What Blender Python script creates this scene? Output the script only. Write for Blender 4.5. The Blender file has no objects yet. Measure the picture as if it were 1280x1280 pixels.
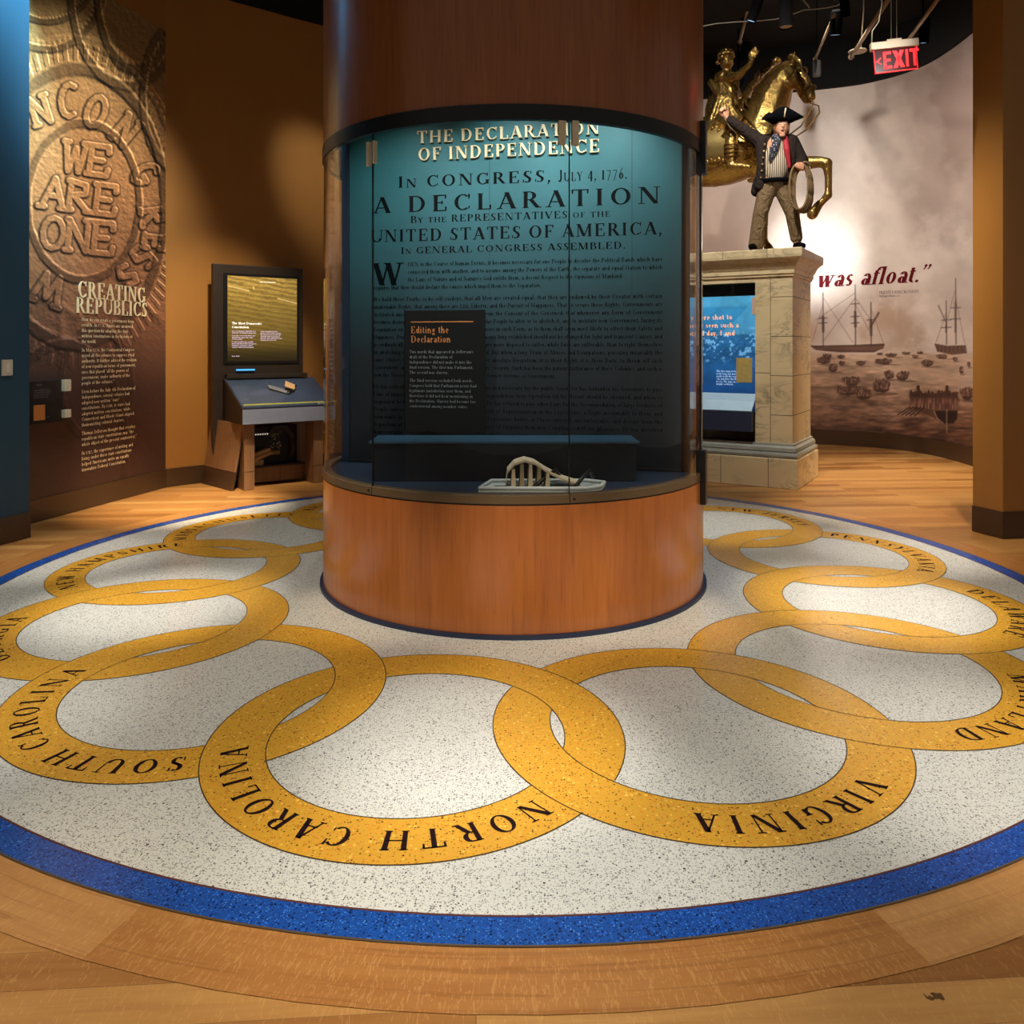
import bpy, bmesh, math, random
import numpy as np
from mathutils import Vector, Matrix
random.seed(7); RNG = np.random.default_rng(7)
scn = bpy.context.scene
COL = scn.collection
PI = math.pi
def lin(c):
    return tuple(((x/255)/12.92 if x/255 <= .04045 else ((x/255+.055)/1.055)**2.4) for x in c)
# ------------------------------------------------------------------ camera, world, lights, exposure
F, CX, CY, EYE = 1004.4, 638.4, 433.5, 1.6          # focal length and principal point for a 1280 frame, eye height (m)
cam = bpy.data.cameras.new('camera'); camo = bpy.data.objects.new('camera', cam); COL.objects.link(camo)
camo.location = (0, 0, EYE); camo.rotation_euler = (PI/2, 0, 0)
cam.sensor_width = 36; cam.lens = 36*F/1280; cam.shift_x = (640-CX)/1280; cam.shift_y = (CY-640)/1280
cam.clip_start = .05; scn.camera = camo
w = bpy.data.worlds.new('world'); scn.world = w; w.use_nodes = True
w.node_tree.nodes['Background'].inputs[0].default_value = (1, .92, .80, 1)
w.node_tree.nodes['Background'].inputs[1].default_value = .12
scn.view_settings.view_transform = 'Standard'; scn.view_settings.look = 'None'
scn.view_settings.gamma = 1; scn.view_settings.use_curve_mapping = False
scn.view_settings.exposure = 0.45
WARM = (1, .86, .64); NEUT = (1, .975, .93); COOL = (.45, .80, 1)
def spot(p, t, watts, deg, blend=.6, rad=.06, col=NEUT, name='spot_light'):
    l = bpy.data.lights.new(name, 'SPOT'); l.energy = watts; l.spot_size = math.radians(deg); l.spot_blend = blend
    l.shadow_soft_size = rad; l.color = col
    o = bpy.data.objects.new(name, l); COL.objects.link(o); o.location = p
    o.rotation_euler = (Vector(t)-Vector(p)).to_track_quat('-Z', 'Y').to_euler(); return o
def area(p, t, watts, sx, sy, col=NEUT, name='area_light'):
    l = bpy.data.lights.new(name, 'AREA'); l.energy = watts; l.shape = 'RECTANGLE'; l.size = sx; l.size_y = sy; l.color = col
    o = bpy.data.objects.new(name, l); COL.objects.link(o); o.location = p
    o.rotation_euler = (Vector(t)-Vector(p)).to_track_quat('-Z', 'Y').to_euler(); return o
# pools on the floor, from spotlights overhead
spot((.5, 1.6, 6.3), (-.12, 3.25, 0), 903, 15, 1.)
spot((-3.0, 3.4, 6.3), (-2.25, 5.0, 0), 1470, 16, 1.)
spot((3.2, 3.6, 6.3), (2.3, 5.05, 0), 1680, 17, 1.)
spot((2.4, 4.2, 6.3), (3.1, 6.3, 0), 1008, 15, 1.)
spot((-1.7, 5.6, 6.3), (-3.3, 8.1, 0), 4000, 20, 1., col=WARM)
spot((-3.6, 4.6, 6.3), (-3.4, 6.2, 0), 882, 17, 1.)
spot((-2.9, 2.0, 6.3), (-2.3, 3.5, 0), 546, 15, 1.)
spot((4.6, 7.4, 6.3), (4.8, 9.9, 0), 1900, 36, 1., col=WARM)
spot((3.4, 5.5, 6.3), (3.6, 8.0, 0), 1470, 20, 1., col=WARM)
spot((2.2, 5.3, 6.3), (1.9, 7.2, 0), 882, 17, 1.)
spot((0., .9, 6.3), (.0, 2.45, 0), 640, 19, 1.)
spot((2.8, 1.2, 6.3), (2.0, 3.0, 0), 903, 19, 1.)
spot((-1.6, .3, 6.3), (-1.0, 1.9, 0), 420, 24, 1., col=WARM)  # added to brighten the boards at the left front
# the cherry base of the case, brightened by added spots from both corners and low in front
spot((-4.6, 1.9, 5.6), (-.9, 4.8, .3), 900, 12, .8, .08, WARM)
spot((4.4, 1.7, 5.6), (.9, 4.75, .3), 1000, 12, .8, .08, WARM)
spot((.3, -.2, 4.2), (.1, 4.4, .35), 800, 13, 1., .1, WARM)
# broad soft fill added overhead, straight down, without fixtures of its own
for fx, fy in ((-2.4, 2.6), (0., 1.4), (2.4, 2.6), (-2.8, 5.8), (2.8, 5.8)):
    spot((fx, fy, 6.4), (fx, fy+.3, 0), 340, 62, 1., .4, (1, .98, .92))
# wall washers
spot((3.6, 9.0, 5.9), (5.4, 13.0, 3.0), 430, 100, 1., .1)
spot((4.3, 11.6, 2.9), (4.95, 13.3, 3.1), 170, 66, 1., .05, (.9, .96, 1))
spot((3.0, 9.6, 6.0), (6.2, 11.5, 2.6), 300, 80, 1., .1)
spot((-1.4, 5.6, 6.3), (-4.15, 8.0, 3.4), 1100, 36, 1., .08)
spot((-1.8, 6.8, 6.3), (-3.4, 9.6, 1.0), 1150, 28, .9, .08, WARM)
spot((-3.55, 6.2, 6.4), (-4.1, 6.6, 5.0), 2000, 34, .9, .03, COOL)
spot((1.9, 6.9, 6.3), (4.06, 6.85, 1.2), 560, 34, .9, .08, WARM)
# statue and pedestal
spot((4.6, 6.2, 6.4), (2.9, 9.3, 4.0), 900, 34, .9, .1)
spot((1.5, 6.7, 6.4), (2.8, 9.2, 3.0), 800, 44, .9, .1)

spot((.4, 3.6, 6.3), (2.6, 9.6, 4.4), 520, 22, .9, .05)  # added from the left front for highlights on the gilding
spot((3.3, 4.2, 4.6), (3.0, 9.2, 3.9), 160, 18, .9, .05)  # added low front light for the standing figure
spot((-1.5, 7.0, 6.3), (-2.6, 9.2, .5), 420, 16, .9, .08, WARM)  # added to brighten the lower part of the kiosk
spot((-2.3, 7.4, 6.3), (-2.45, 10.4, 3.7), 300, 22, 1., .08)
# ------------------------------------------------------------------ photo measurements -> metres
def ground(u, v, z=0):
    d = F*(EYE-z)/(v-CY); return Vector(((u-CX)*d/F, d, z))
def zat(v, d): return EYE+(CY-v)*d/F
DC = Vector((.017, 5.713, 0))                        # centre of the round case and of the medallion
# ------------------------------------------------------------------ materials
class NT:
    def __init__(s, name):
        s.m = bpy.data.materials.new(name); s.m.use_nodes = True; s.t = s.m.node_tree; s.b = s.t.nodes['Principled BSDF']
    def n(s, typ, ins=None, **kw):
        k = s.t.nodes.new(typ)
        for a, v in kw.items(): setattr(k, a, v)
        for i, v in (ins or {}).items(): s.put(k.inputs[i], v)
        return k
    def put(s, sock, v):
        if isinstance(v, bpy.types.NodeSocket): s.t.links.new(v, sock)
        elif isinstance(v, bpy.types.Node): s.t.links.new(v.outputs[0], sock)
        else:
            if hasattr(sock, 'default_value') and sock.type == 'RGBA' and len(v) == 3: v = (*v, 1)
            sock.default_value = v
    def m_(s, op, a, b=0., c=0.): return s.n('ShaderNodeMath', {0: a, 1: b, 2: c}, operation=op).outputs[0]
    def mix(s, f, a, b, bt='MIX'):
        k = s.n('ShaderNodeMix', data_type='RGBA', blend_type=bt); s.put(k.inputs[0], f); s.put(k.inputs[6], a); s.put(k.inputs[7], b)
        return k.outputs[2]
    def ramp(s, f, stops, interp='LINEAR'):
        k = s.n('ShaderNodeValToRGB', {0: f}); r = k.color_ramp; r.interpolation = interp
        while len(r.elements) < len(stops): r.elements.new(.5)
        for e, (p, c) in zip(r.elements, stops): e.position = p; e.color = (*c, 1) if len(c) == 3 else c
        return k.outputs[0]
    def noise(s, vec, scale, det=3., rough=.5, dist=0.): return s.n('ShaderNodeTexNoise', {'Vector': vec, 'Scale': scale, 'Detail': det, 'Roughness': rough, 'Distortion': dist})
    def pos(s): return s.n('ShaderNodeNewGeometry').outputs['Position']
    def obj(s): return s.n('ShaderNodeTexCoord').outputs['Object']
    def scale(s, v, xyz): return s.n('ShaderNodeVectorMath', {0: v, 1: xyz}, operation='MULTIPLY').outputs[0]
    def bump(s, h, strength=.2, dist=.01): s.put(s.b.inputs['Normal'], s.n('ShaderNodeBump', {'Height': h, 'Strength': strength, 'Distance': dist}))
    def set(s, **kw):
        for k, v in kw.items(): s.put(s.b.inputs[k.replace('_', ' ')], v)
        return s.m
def plain(name, rgb, rough=.5, metal=0., var=.12, sc=9., coat=0., spec=.5, folds=0.):
    t = NT(name); c = lin(rgb); n = t.noise(t.obj(), sc, 3)
    col = t.mix(n.outputs[0], tuple(x*(1-var) for x in c), tuple(min(1, x*(1+var)) for x in c))
    if folds: t.bump(t.noise(t.scale(t.obj(), (1, 1, .55)), 16., 2, .5, 1.2).outputs[0], folds, .05)
    return t.set(Base_Color=col, Roughness=rough, Metallic=metal, Coat_Weight=coat, Specular_IOR_Level=spec)
def glow(name, rgb, s):
    t = NT(name); n = t.noise(t.obj(), 3.)
    c = lin(rgb); return t.set(Base_Color=c, Emission_Color=t.mix(n.outputs[0], c, tuple(x*.9 for x in c)), Emission_Strength=s)
def painted(name, rough=.5, emit=0., coat=0.):
    t = NT(name); a = t.n('ShaderNodeVertexColor', layer_name='paint').outputs[0]
    t.set(Base_Color=a, Roughness=rough, Coat_Weight=coat)
    if emit: t.set(Base_Color=(.01, .01, .01), Emission_Color=a, Emission_Strength=emit)
    return t.m
def terrazzo(name, base, chips, rough=.22, dens=1.):
    t = NT(name); p = t.pos(); col = t.mix(t.noise(p, 1.7, 4).outputs[0], tuple(x*.93 for x in lin(base)), tuple(min(1, x*1.05) for x in lin(base)))
    for k, (sc, thr, size, rgb) in enumerate(chips):
        v = t.n('ShaderNodeTexVoronoi', {'Vector': t.n('ShaderNodeVectorMath', {0: p, 1: (k*3.1, k*1.7, 0)}).outputs[0], 'Scale': sc}, voronoi_dimensions='2D')
        r = t.n('ShaderNodeSeparateColor', {0: v.outputs['Color']})
        on = t.m_('MULTIPLY', t.m_('GREATER_THAN', r.outputs[0], 1-thr*dens), t.m_('LESS_THAN', v.outputs['Distance'], t.m_('MULTIPLY', r.outputs[1], size)))
        cc = t.mix(r.outputs[2], lin(rgb), tuple(min(1, x*1.35+.01) for x in lin(rgb)))
        col = t.mix(t.m_('MULTIPLY', on, .9), col, cc)
    return t.set(Base_Color=col, Roughness=rough, Specular_IOR_Level=.5)
def planks(name):
    t = NT(name); p = t.pos()
    rot = t.n('ShaderNodeVectorRotate', {0: p, 'Angle': math.radians(-4)}, rotation_type='Z_AXIS').outputs[0]
    s = t.n('ShaderNodeSeparateXYZ', {0: rot}); y = t.m_('DIVIDE', s.outputs[1], .13); row = t.m_('FLOOR', y)
    r1 = t.n('ShaderNodeTexWhiteNoise', {'W': row}, noise_dimensions='1D').outputs[0]
    x = t.m_('DIVIDE', t.m_('ADD', s.outputs[0], t.m_('MULTIPLY', r1, 7.)), 1.7); cell = t.m_('FLOOR', x)
    idv = t.n('ShaderNodeCombineXYZ', {0: cell, 1: row}).outputs[0]
    wn = t.n('ShaderNodeTexWhiteNoise', {'Vector': idv}, noise_dimensions='2D')
    tone = t.ramp(wn.outputs[0], [(0, lin((158, 106, 54))), (.5, lin((190, 138, 76))), (1, lin((208, 160, 94)))])
    gv = t.n('ShaderNodeVectorMath', {0: t.scale(rot, (1.6, 22, 1)), 1: t.scale(idv, (3.3, 5.7, 1))}).outputs[0]
    g = t.noise(gv, 1.6, 5, .6, .4).outputs[0]
    col = t.mix(t.m_('MULTIPLY', g, .75), tone, t.mix(1., tone, lin((170, 126, 86)), 'MULTIPLY'))
    fleck = t.noise(t.scale(rot, (120, 20, 1)), 1., 2, .5, 1.2).outputs[0]
    col = t.mix(t.m_('MULTIPLY', t.m_('GREATER_THAN', fleck, .62), .22), col, lin((226, 172, 100)))
    fy = t.m_('FRACT', y); fx = t.m_('FRACT', x)
    gap = t.m_('MAXIMUM', t.m_('LESS_THAN', fy, .012), t.m_('LESS_THAN', fx, .0016))
    col = t.mix(t.m_('MULTIPLY', gap, .6), col, lin((60, 34, 14)))
    k = t.n('ShaderNodeVectorMath', {0: p, 1: (1.05, 1.98, 0)}, operation='SUBTRACT').outputs[0]     # the dark knot in the boards
    kd = t.m_('ADD', t.n('ShaderNodeVectorMath', {0: t.scale(k, (1, 1.9, 0))}, operation='LENGTH').outputs['Value'], t.m_('MULTIPLY', t.noise(p, 55, 3).outputs[0], .09))
    col = t.mix(t.m_('MULTIPLY', t.m_('LESS_THAN', kd, .068), .85), col, lin((48, 28, 12)))
    return t.set(Base_Color=col, Roughness=t.m_('MULTIPLY_ADD', g, .15, .27), Specular_IOR_Level=.45)
def border_wood(name):
    t = NT(name); uv = t.n('ShaderNodeUVMap', uv_map='grain').outputs[0]
    g = t.noise(t.scale(uv, (1.2, 16, 1)), 1.5, 5, .6, .6).outputs[0]
    s = t.n('ShaderNodeSeparateXYZ', {0: uv}); row = t.m_('FLOOR', t.m_('DIVIDE', s.outputs[1], 10.))
    tone = t.m_('FRACT', t.m_('MULTIPLY_ADD', row, .618, .2))
    a = t.ramp(tone, [(0, lin((178, 122, 64))), (.5, lin((190, 136, 76))), (1, lin((208, 158, 98)))])
    col = t.mix(t.m_('MULTIPLY', g, .7), a, t.mix(1., a, lin((178, 130, 88)), 'MULTIPLY'))
    fl = t.noise(t.scale(uv, (120, 22, 1)), 1., 2, .5, 1.4).outputs[0]
    col = t.mix(t.m_('MULTIPLY', t.m_('GREATER_THAN', fl, .58), .2), col, lin((232, 180, 110)))
    st = t.noise(t.scale(uv, (.7, 34, 1)), 1.2, 3, .55, 1.).outputs[0]
    col = t.mix(t.m_('MULTIPLY', t.m_('GREATER_THAN', st, .58), .28), col, lin((120, 70, 30)))
    return t.set(Base_Color=col, Roughness=.3)
def veneer(name, a, b, rough=.3, sc=1.):
    t = NT(name); p = t.obj()
    g = t.noise(t.scale(p, (14*sc, 14*sc, .9)), 1.6, 6, .62, .5).outputs[0]
    big = t.noise(t.scale(p, (2.4, 2.4, .5)), 1.2, 2).outputs[0]
    fine = t.noise(t.scale(p, (90, 90, 3)), 1., 2).outputs[0]
    col = t.mix(g, lin(a), lin(b)); col = t.mix(t.m_('MULTIPLY', big, .5), col, t.mix(1., col, lin((200, 150, 120)), 'MULTIPLY'))
    col = t.mix(t.m_('MULTIPLY', t.m_('GREATER_THAN', fine, .6), .16), col, lin((40, 18, 8)))
    return t.set(Base_Color=col, Roughness=rough, Coat_Weight=.25, Coat_Roughness=.12)
def marble(name):
    t = NT(name); p = t.obj()
    base = t.mix(t.noise(p, 1.3, 4).outputs[0], lin((196, 170, 124)), lin((226, 208, 166)))
    wv = t.noise(t.scale(p, (1.2, 1.2, 3.2)), 1.5, 6, .62, 1.6).outputs[0]
    vein = t.ramp(wv, [(.44, (0, 0, 0)), (.495, (1, 1, 1)), (.51, (1, 1, 1)), (.56, (0, 0, 0))])
    msk = t.ramp(t.noise(p, 2.1, 2).outputs[0], [(.42, (0, 0, 0)), (.62, (1, 1, 1))])
    col = t.mix(t.m_('MULTIPLY', t.m_('MULTIPLY', vein, msk), .62), base, lin((112, 100, 80)))
    return t.set(Base_Color=col, Roughness=.3)
def glassmat(name, tint=(1, 1, 1), base=.014, rough=.01):
    t = NT(name); t.t.nodes.remove(t.b); out = [n for n in t.t.nodes if n.type == 'OUTPUT_MATERIAL'][0]
    f = t.n('ShaderNodeLayerWeight', {'Blend': .5}).outputs['Facing']
    fr = t.m_('MULTIPLY_ADD', t.m_('POWER', f, 5.), 1-base, base)
    a = t.n('ShaderNodeBsdfTransparent', {0: tint}); b = t.n('ShaderNodeBsdfGlossy', {0: (1, 1, 1), 'Roughness': rough})
    mx = t.n('ShaderNodeMixShader', {0: fr, 1: a, 2: b}); t.t.links.new(mx.outputs[0], out.inputs[0]); return t.m
def stripes(name, a, b, sc, axis='X', rough=.8):
    t = NT(name); wv = t.n('ShaderNodeTexWave', {'Vector': t.obj(), 'Scale': sc}, bands_direction=axis).outputs[1]
    return t.set(Base_Color=t.mix(t.m_('GREATER_THAN', wv, .62), lin(a), lin(b)), Roughness=rough)
def dots(name, a, b, sc, rough=.8):
    t = NT(name); v = t.n('ShaderNodeTexVoronoi', {'Vector': t.obj(), 'Scale': sc, 'Randomness': .2}).outputs['Distance']
    return t.set(Base_Color=t.mix(t.m_('LESS_THAN', v, .28), lin(a), lin(b)), Roughness=rough)
def rope_mat(name):
    t = NT(name); wv = t.n('ShaderNodeTexWave', {'Vector': t.obj(), 'Scale': 26.}, bands_direction='DIAGONAL').outputs[1]
    t.bump(wv, .6, .004); return t.set(Base_Color=t.mix(wv, lin((88, 66, 38)), lin((150, 120, 78))), Roughness=.85)
def gilt(name):
    t = NT(name); n = t.noise(t.obj(), 7., 4, .6).outputs[0]
    n9 = t.noise(t.obj(), 26., 3, .6, .8).outputs[0]; t.bump(n9, .35, .03)
    return t.set(Base_Color=t.mix(n9, lin((112, 82, 36)), lin((218, 176, 98))), Metallic=.85, Roughness=t.m_('MULTIPLY_ADD', n, .2, .16))
def wallmat(name, rgb, rough=.6):
    t = NT(name); p = t.pos(); c = lin(rgb)
    n = t.noise(p, 1.1, 4).outputs[0]; t.bump(t.noise(p, 160, 2).outputs[0], .06, .004)
    return t.set(Base_Color=t.mix(n, tuple(x*.92 for x in c), tuple(min(1, x*1.08) for x in c)), Roughness=rough)
M = dict(
    floor=planks('oak_planks'), border=border_wood('oak_border'),
    white=terrazzo('white_terrazzo', (214, 210, 198), [(110, .17, .42, (44, 44, 44)), (90, .30, .42, (150, 144, 130)), (140, .30, .42, (120, 120, 118)), (60, .04, .30, (50, 38, 30)), (80, .3, .5, (190, 188, 180)), (190, .34, .45, (104, 102, 98))]),
    gold=terrazzo('gold_terrazzo', (214, 158, 52), [(95, .16, .44, (70, 40, 16)), (80, .40, .5, (204, 130, 40)), (60, .25, .45, (218, 170, 68)), (120, .2, .5, (150, 96, 30))]),
    blue=terrazzo('blue_terrazzo', (28, 74, 150), [(170, .45, .5, (16, 46, 110)), (150, .3, .5, (56, 112, 190)), (95, .30, .48, (6, 20, 60)), (75, .30, .46, (26, 80, 170)), (120, .22, .5, (10, 34, 90))]),
    line=plain('dark_divider', (64, 44, 20), .5), redline=plain('copper_divider', (84, 44, 40), .45),
    ink=plain('dark_inlay', (34, 18, 18), .75, spec=.08),
    cherry=veneer('cherry_veneer', (190, 118, 58), (138, 76, 34), .3), 
    black=plain('black_metal', (18, 16, 15), .4), bronze=plain('dark_bronze', (104, 86, 64), .36, .4), navy=plain('navy_kick', (22, 34, 62), .5),
    case_blue=plain('dark_blue_laminate', (20, 36, 56), .5), glass=glassmat('case_glass'), clip=plain('brushed_clip', (236, 222, 190), .45, .1),
    cream=plain('cream_letters', (236, 214, 168), .5), inkblack=plain('print_black', (4, 9, 12), .8, spec=.08),
    wall_tan=wallmat('tan_paint', (164, 112, 50), .5), wall_blue=wallmat('blue_paint', (30, 74, 98), .55), black_wall=wallmat('black_paint', (9, 7, 6), .95),
    brown_base=wallmat('bronze_baseboard', (74, 52, 34), .35), ceiling=wallmat('black_ceiling', (9, 8, 8), .95),
    gilt=gilt('gilded_metal'), marble=marble('veined_marble'), rope=rope_mat('hemp_rope'),
)
# ------------------------------------------------------------------ object helpers
def link(name, me, mat=None, parent=None, smooth=False):
    o = bpy.data.objects.new(name, me); COL.objects.link(o)
    if mat: me.materials.append(mat)
    if parent: o.parent = parent
    if smooth: me.polygons.foreach_set('use_smooth', [True]*len(me.polygons))
    return o
def mesh(name, v, f, mat=None, parent=None, smooth=False):
    me = bpy.data.meshes.new(name); me.from_pydata([tuple(p) for p in v], [], f); me.validate(); me.update()
    return link(name, me, mat, parent, smooth)
def bmo(name, bm, mat=None, parent=None, smooth=False, bevel=0.):
    if bevel: bmesh.ops.bevel(bm, geom=[e for e in bm.edges if e.calc_face_angle(0) > .5], offset=bevel, segments=2, affect='EDGES', profile=.7)
    me = bpy.data.meshes.new(name); bmesh.ops.recalc_face_normals(bm, faces=bm.faces); bm.to_mesh(me); bm.free(); return link(name, me, mat, parent, smooth)
def tag(o, label, cat=None, group=None, kind=None):
    o['label'] = label
    if cat: o['category'] = cat
    if group: o['group'] = group
    if kind: o['kind'] = kind
    return o
def thing(name, label, cat, loc=(0, 0, 0), rz=0., group=None):
    o = bpy.data.objects.new(name, None); COL.objects.link(o); o.location = loc; o.rotation_euler = (0, 0, rz); o.empty_display_size = .1
    return tag(o, label, cat, group)
def struct(o): o['kind'] = 'structure'; return o
def box(bm, a, b, mtx=None):
    vs = bmesh.ops.create_cube(bm, size=1)['verts']
    for v in vs:
        v.co = Vector([a[i]+(v.co[i]+.5)*(b[i]-a[i]) for i in range(3)])
        if mtx: v.co = mtx @ v.co
    return vs
def boxo(name, a, b, mat, parent=None, bevel=.004):
    bm = bmesh.new(); box(bm, a, b); return bmo(name, bm, mat, parent, bevel=bevel)
def prism(name, poly, ext, mat, parent=None, bevel=0.):
    """closed polygon (3-D points) pushed along the vector ext"""
    bm = bmesh.new(); e = Vector(ext); a = [bm.verts.new(p) for p in poly]; b = [bm.verts.new(Vector(p)+e) for p in poly]; n = len(a)
    bm.faces.new(a); bm.faces.new(b[::-1])
    for i in range(n): bm.faces.new([a[i], b[i], b[(i+1) % n], a[(i+1) % n]])
    return bmo(name, bm, mat, parent, bevel=bevel)
def tube(name, pts, r, mat, parent=None, n=10, closed=False):
    pts = [Vector(p) for p in pts]; v = []; f = []; N = len(pts)
    rr = r if isinstance(r, (list, tuple)) else [r]*N; up = Vector((0, 0, 1))
    for i, p in enumerate(pts):
        a = pts[(i-1) % N] if closed or i else pts[0]; b = pts[(i+1) % N] if closed or i < N-1 else pts[-1]
        t = (b-a).normalized(); x = t.cross(up)
        if x.length < .05: x = t.cross(Vector((0, 1, 0)))
        x.normalize(); y = t.cross(x)
        if i and x.dot(px) < 0 and not closed: x, y = -x, -y
        px = x
        for k in range(n):
            c = 2*PI*k/n; v.append(p+(x*math.cos(c)+y*math.sin(c))*rr[i])
    for i in range(N if closed else N-1):
        j = (i+1) % N
        for k in range(n): f.append([i*n+k, i*n+(k+1) % n, j*n+(k+1) % n, j*n+k])
    if not closed: f += [list(range(n))[::-1], [(N-1)*n+k for k in range(n)]]
    return mesh(name, v, f, mat, parent, True)
def lathe(name, prof, mat, parent=None, n=96, a0=0., a1=2*PI, smooth=False, caps=False, c=(0, 0)):
    """closed or open (r,z) profile turned about the vertical axis"""
    full = abs(a1-a0-2*PI) < 1e-6; m = n if full else n+1; v = []; f = []; P = len(prof)
    for i in range(m):
        a = a0+(a1-a0)*i/n
        for r, z in prof: v.append((c[0]+r*math.cos(a), c[1]+r*math.sin(a), z))
    for i in range(n):
        j = (i+1) % m
        for k in range(P-1): f.append([i*P+k, j*P+k, j*P+k+1, i*P+k+1])
    if caps and not full: f += [list(range(P-1)), [(m-1)*P+k for k in range(P-1)][::-1]]
    o = mesh(name, v, f, mat, parent)
    if smooth:
        o.data.polygons.foreach_set('use_smooth', [True]*len(o.data.polygons)); o.data.set_sharp_from_angle(angle=.6)
    return o
def ribbon(name, path, z0, z1, th, mat, parent=None):
    """upright wall along a plan path, th thick to the left of the path"""
    P = [Vector((x, y, 0)) for x, y in path]; n = len(P); v = []
    for i, p in enumerate(P):
        t = (P[min(i+1, n-1)]-P[max(i-1, 0)]).normalized(); q = p+Vector((-t.y, t.x, 0))*th
        v += [(p.x, p.y, z0), (p.x, p.y, z1), (q.x, q.y, z1), (q.x, q.y, z0)]
    f = [[0, 1, 2, 3], [4*n-1, 4*n-2, 4*n-3, 4*n-4]]
    for i in range(n-1):
        for k in range(4): f.append([4*i+k, 4*i+4+k, 4*i+4+(k+1) % 4, 4*i+(k+1) % 4])
    return mesh(name, v, f, mat, parent)
def smoothpath(pts, sub=8):
    P = [np.array(p, float) for p in pts]; P = [2*P[0]-P[1]]+P+[2*P[-1]-P[-2]]; out = []
    for i in range(1, len(P)-2):
        for k in range(sub):
            t = k/sub; a, b, c, d = P[i-1:i+3]
            out.append(.5*((2*b)+(c-a)*t+(2*a-5*b+4*c-d)*t*t+(3*b-a-3*c+d)*t**3))
    out.append(P[-2]); return [tuple(p) for p in out]
def hull(bm, p0, r0, p1, r1, sub=2):
    t = bmesh.new(); 
    for p, r in ((p0, r0), (p1, r1)): bmesh.ops.create_icosphere(t, subdivisions=sub, radius=r, matrix=Matrix.Translation(p))
    h = bmesh.ops.convex_hull(t, input=t.verts[:])
    bmesh.ops.delete(t, geom=[g for g in h['geom_interior'] if isinstance(g, bmesh.types.BMVert)], context='VERTS')
    bmesh.ops.recalc_face_normals(t, faces=t.faces); me = bpy.data.meshes.new('tmp'); t.to_mesh(me); t.free(); bm.from_mesh(me); bpy.data.meshes.remove(me)
def blob(name, caps, mat, parent=None, voxel=.015, smooth=4):
    """one continuous skin over tapered limbs (p0,r0,p1,r1,...) and ellipsoids ('e',centre,radii,rotation)"""
    bm = bmesh.new()
    for c in caps:
        if c[0] == 'e':
            r = Matrix.Rotation(c[3][1], 4, c[3][0]) if len(c) > 3 else Matrix.Identity(4)
            bmesh.ops.create_icosphere(bm, subdivisions=3, radius=1, matrix=Matrix.Translation(c[1]) @ r @ Matrix.Diagonal((*c[2], 1)))
        else:
            for i in range(0, len(c)-3, 2): hull(bm, c[i], c[i+1], c[i+2], c[i+3])
    me = bpy.data.meshes.new(name); bm.to_mesh(me); bm.free(); o = bpy.data.objects.new(name, me); COL.objects.link(o)
    m = o.modifiers.new('r', 'REMESH'); m.mode = 'VOXEL'; m.voxel_size = voxel
    m = o.modifiers.new('s', 'SMOOTH'); m.iterations = smooth; m.factor = .5
    dg = bpy.context.evaluated_depsgraph_get(); nm = bpy.data.meshes.new_from_object(o.evaluated_get(dg)); nm.name = name
    bpy.data.objects.remove(o); bpy.data.meshes.remove(me); nm.materials.clear()
    return link(name, nm, mat, parent, True)
def paint_grid(name, pos, rgb, mat, parent=None, both=None):
    """a printed sheet: grid of points (rows, cols, 3) with one printed colour (sRGB 0-255) each"""
    R, C_, _ = pos.shape; me = bpy.data.meshes.new(name)
    idx = np.arange(R*C_).reshape(R, C_); q = np.stack([idx[:-1, :-1], idx[:-1, 1:], idx[1:, 1:], idx[1:, :-1]], -1).reshape(-1, 4)
    me.vertices.add(R*C_); me.vertices.foreach_set('co', pos.reshape(-1).astype(np.float32))
    me.loops.add(q.size); me.loops.foreach_set('vertex_index', q.reshape(-1).astype(np.int32))
    me.polygons.add(len(q)); me.polygons.foreach_set('loop_start', np.arange(0, q.size, 4).astype(np.int32))
    me.update(calc_edges=True); me.validate()
    c = np.clip(rgb/255, 0, 1); c = np.where(c <= .04045, c/12.92, ((c+.055)/1.055)**2.4)
    at = me.color_attributes.new('paint', 'FLOAT_COLOR', 'POINT'); at.data.foreach_set('color', np.concatenate([c, np.ones((R, C_, 1))], -1).reshape(-1).astype(np.float32))
    return link(name, me, mat, parent, True)
def vnoise(x, y, seed=0):
    xi = np.floor(x).astype(np.int64); yi = np.floor(y).astype(np.int64); fx = x-xi; fy = y-yi; fx = fx*fx*(3-2*fx); fy = fy*fy*(3-2*fy)
    h = lambda a, b: np.modf(np.abs(np.sin((a % 4093)*127.1+(b % 4093)*311.7+seed*74.7)*43758.5453))[0]
    return (h(xi, yi)*(1-fx)+h(xi+1, yi)*fx)*(1-fy)+(h(xi, yi+1)*(1-fx)+h(xi+1, yi+1)*fx)*fy
def fbm(x, y, s=0, o=4):
    r = 0; a = .5; tot = 0
    for k in range(o): r = r+a*vnoise(x*2**k, y*2**k, s+k); tot += a; a *= .55
    return r/tot
def sstep(a, b, x): t = np.clip((x-a)/(b-a), 0, 1); return t*t*(3-2*t)
def segd(x, y, ax, ay, bx, by):
    dx, dy = bx-ax, by-ay; t = np.clip(((x-ax)*dx+(y-ay)*dy)/(dx*dx+dy*dy+1e-9), 0, 1); return np.hypot(x-ax-t*dx, y-ay-t*dy)
def blend(rgb, m, c): return rgb*(1-m[..., None])+np.array(c, float)*m[..., None]
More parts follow.
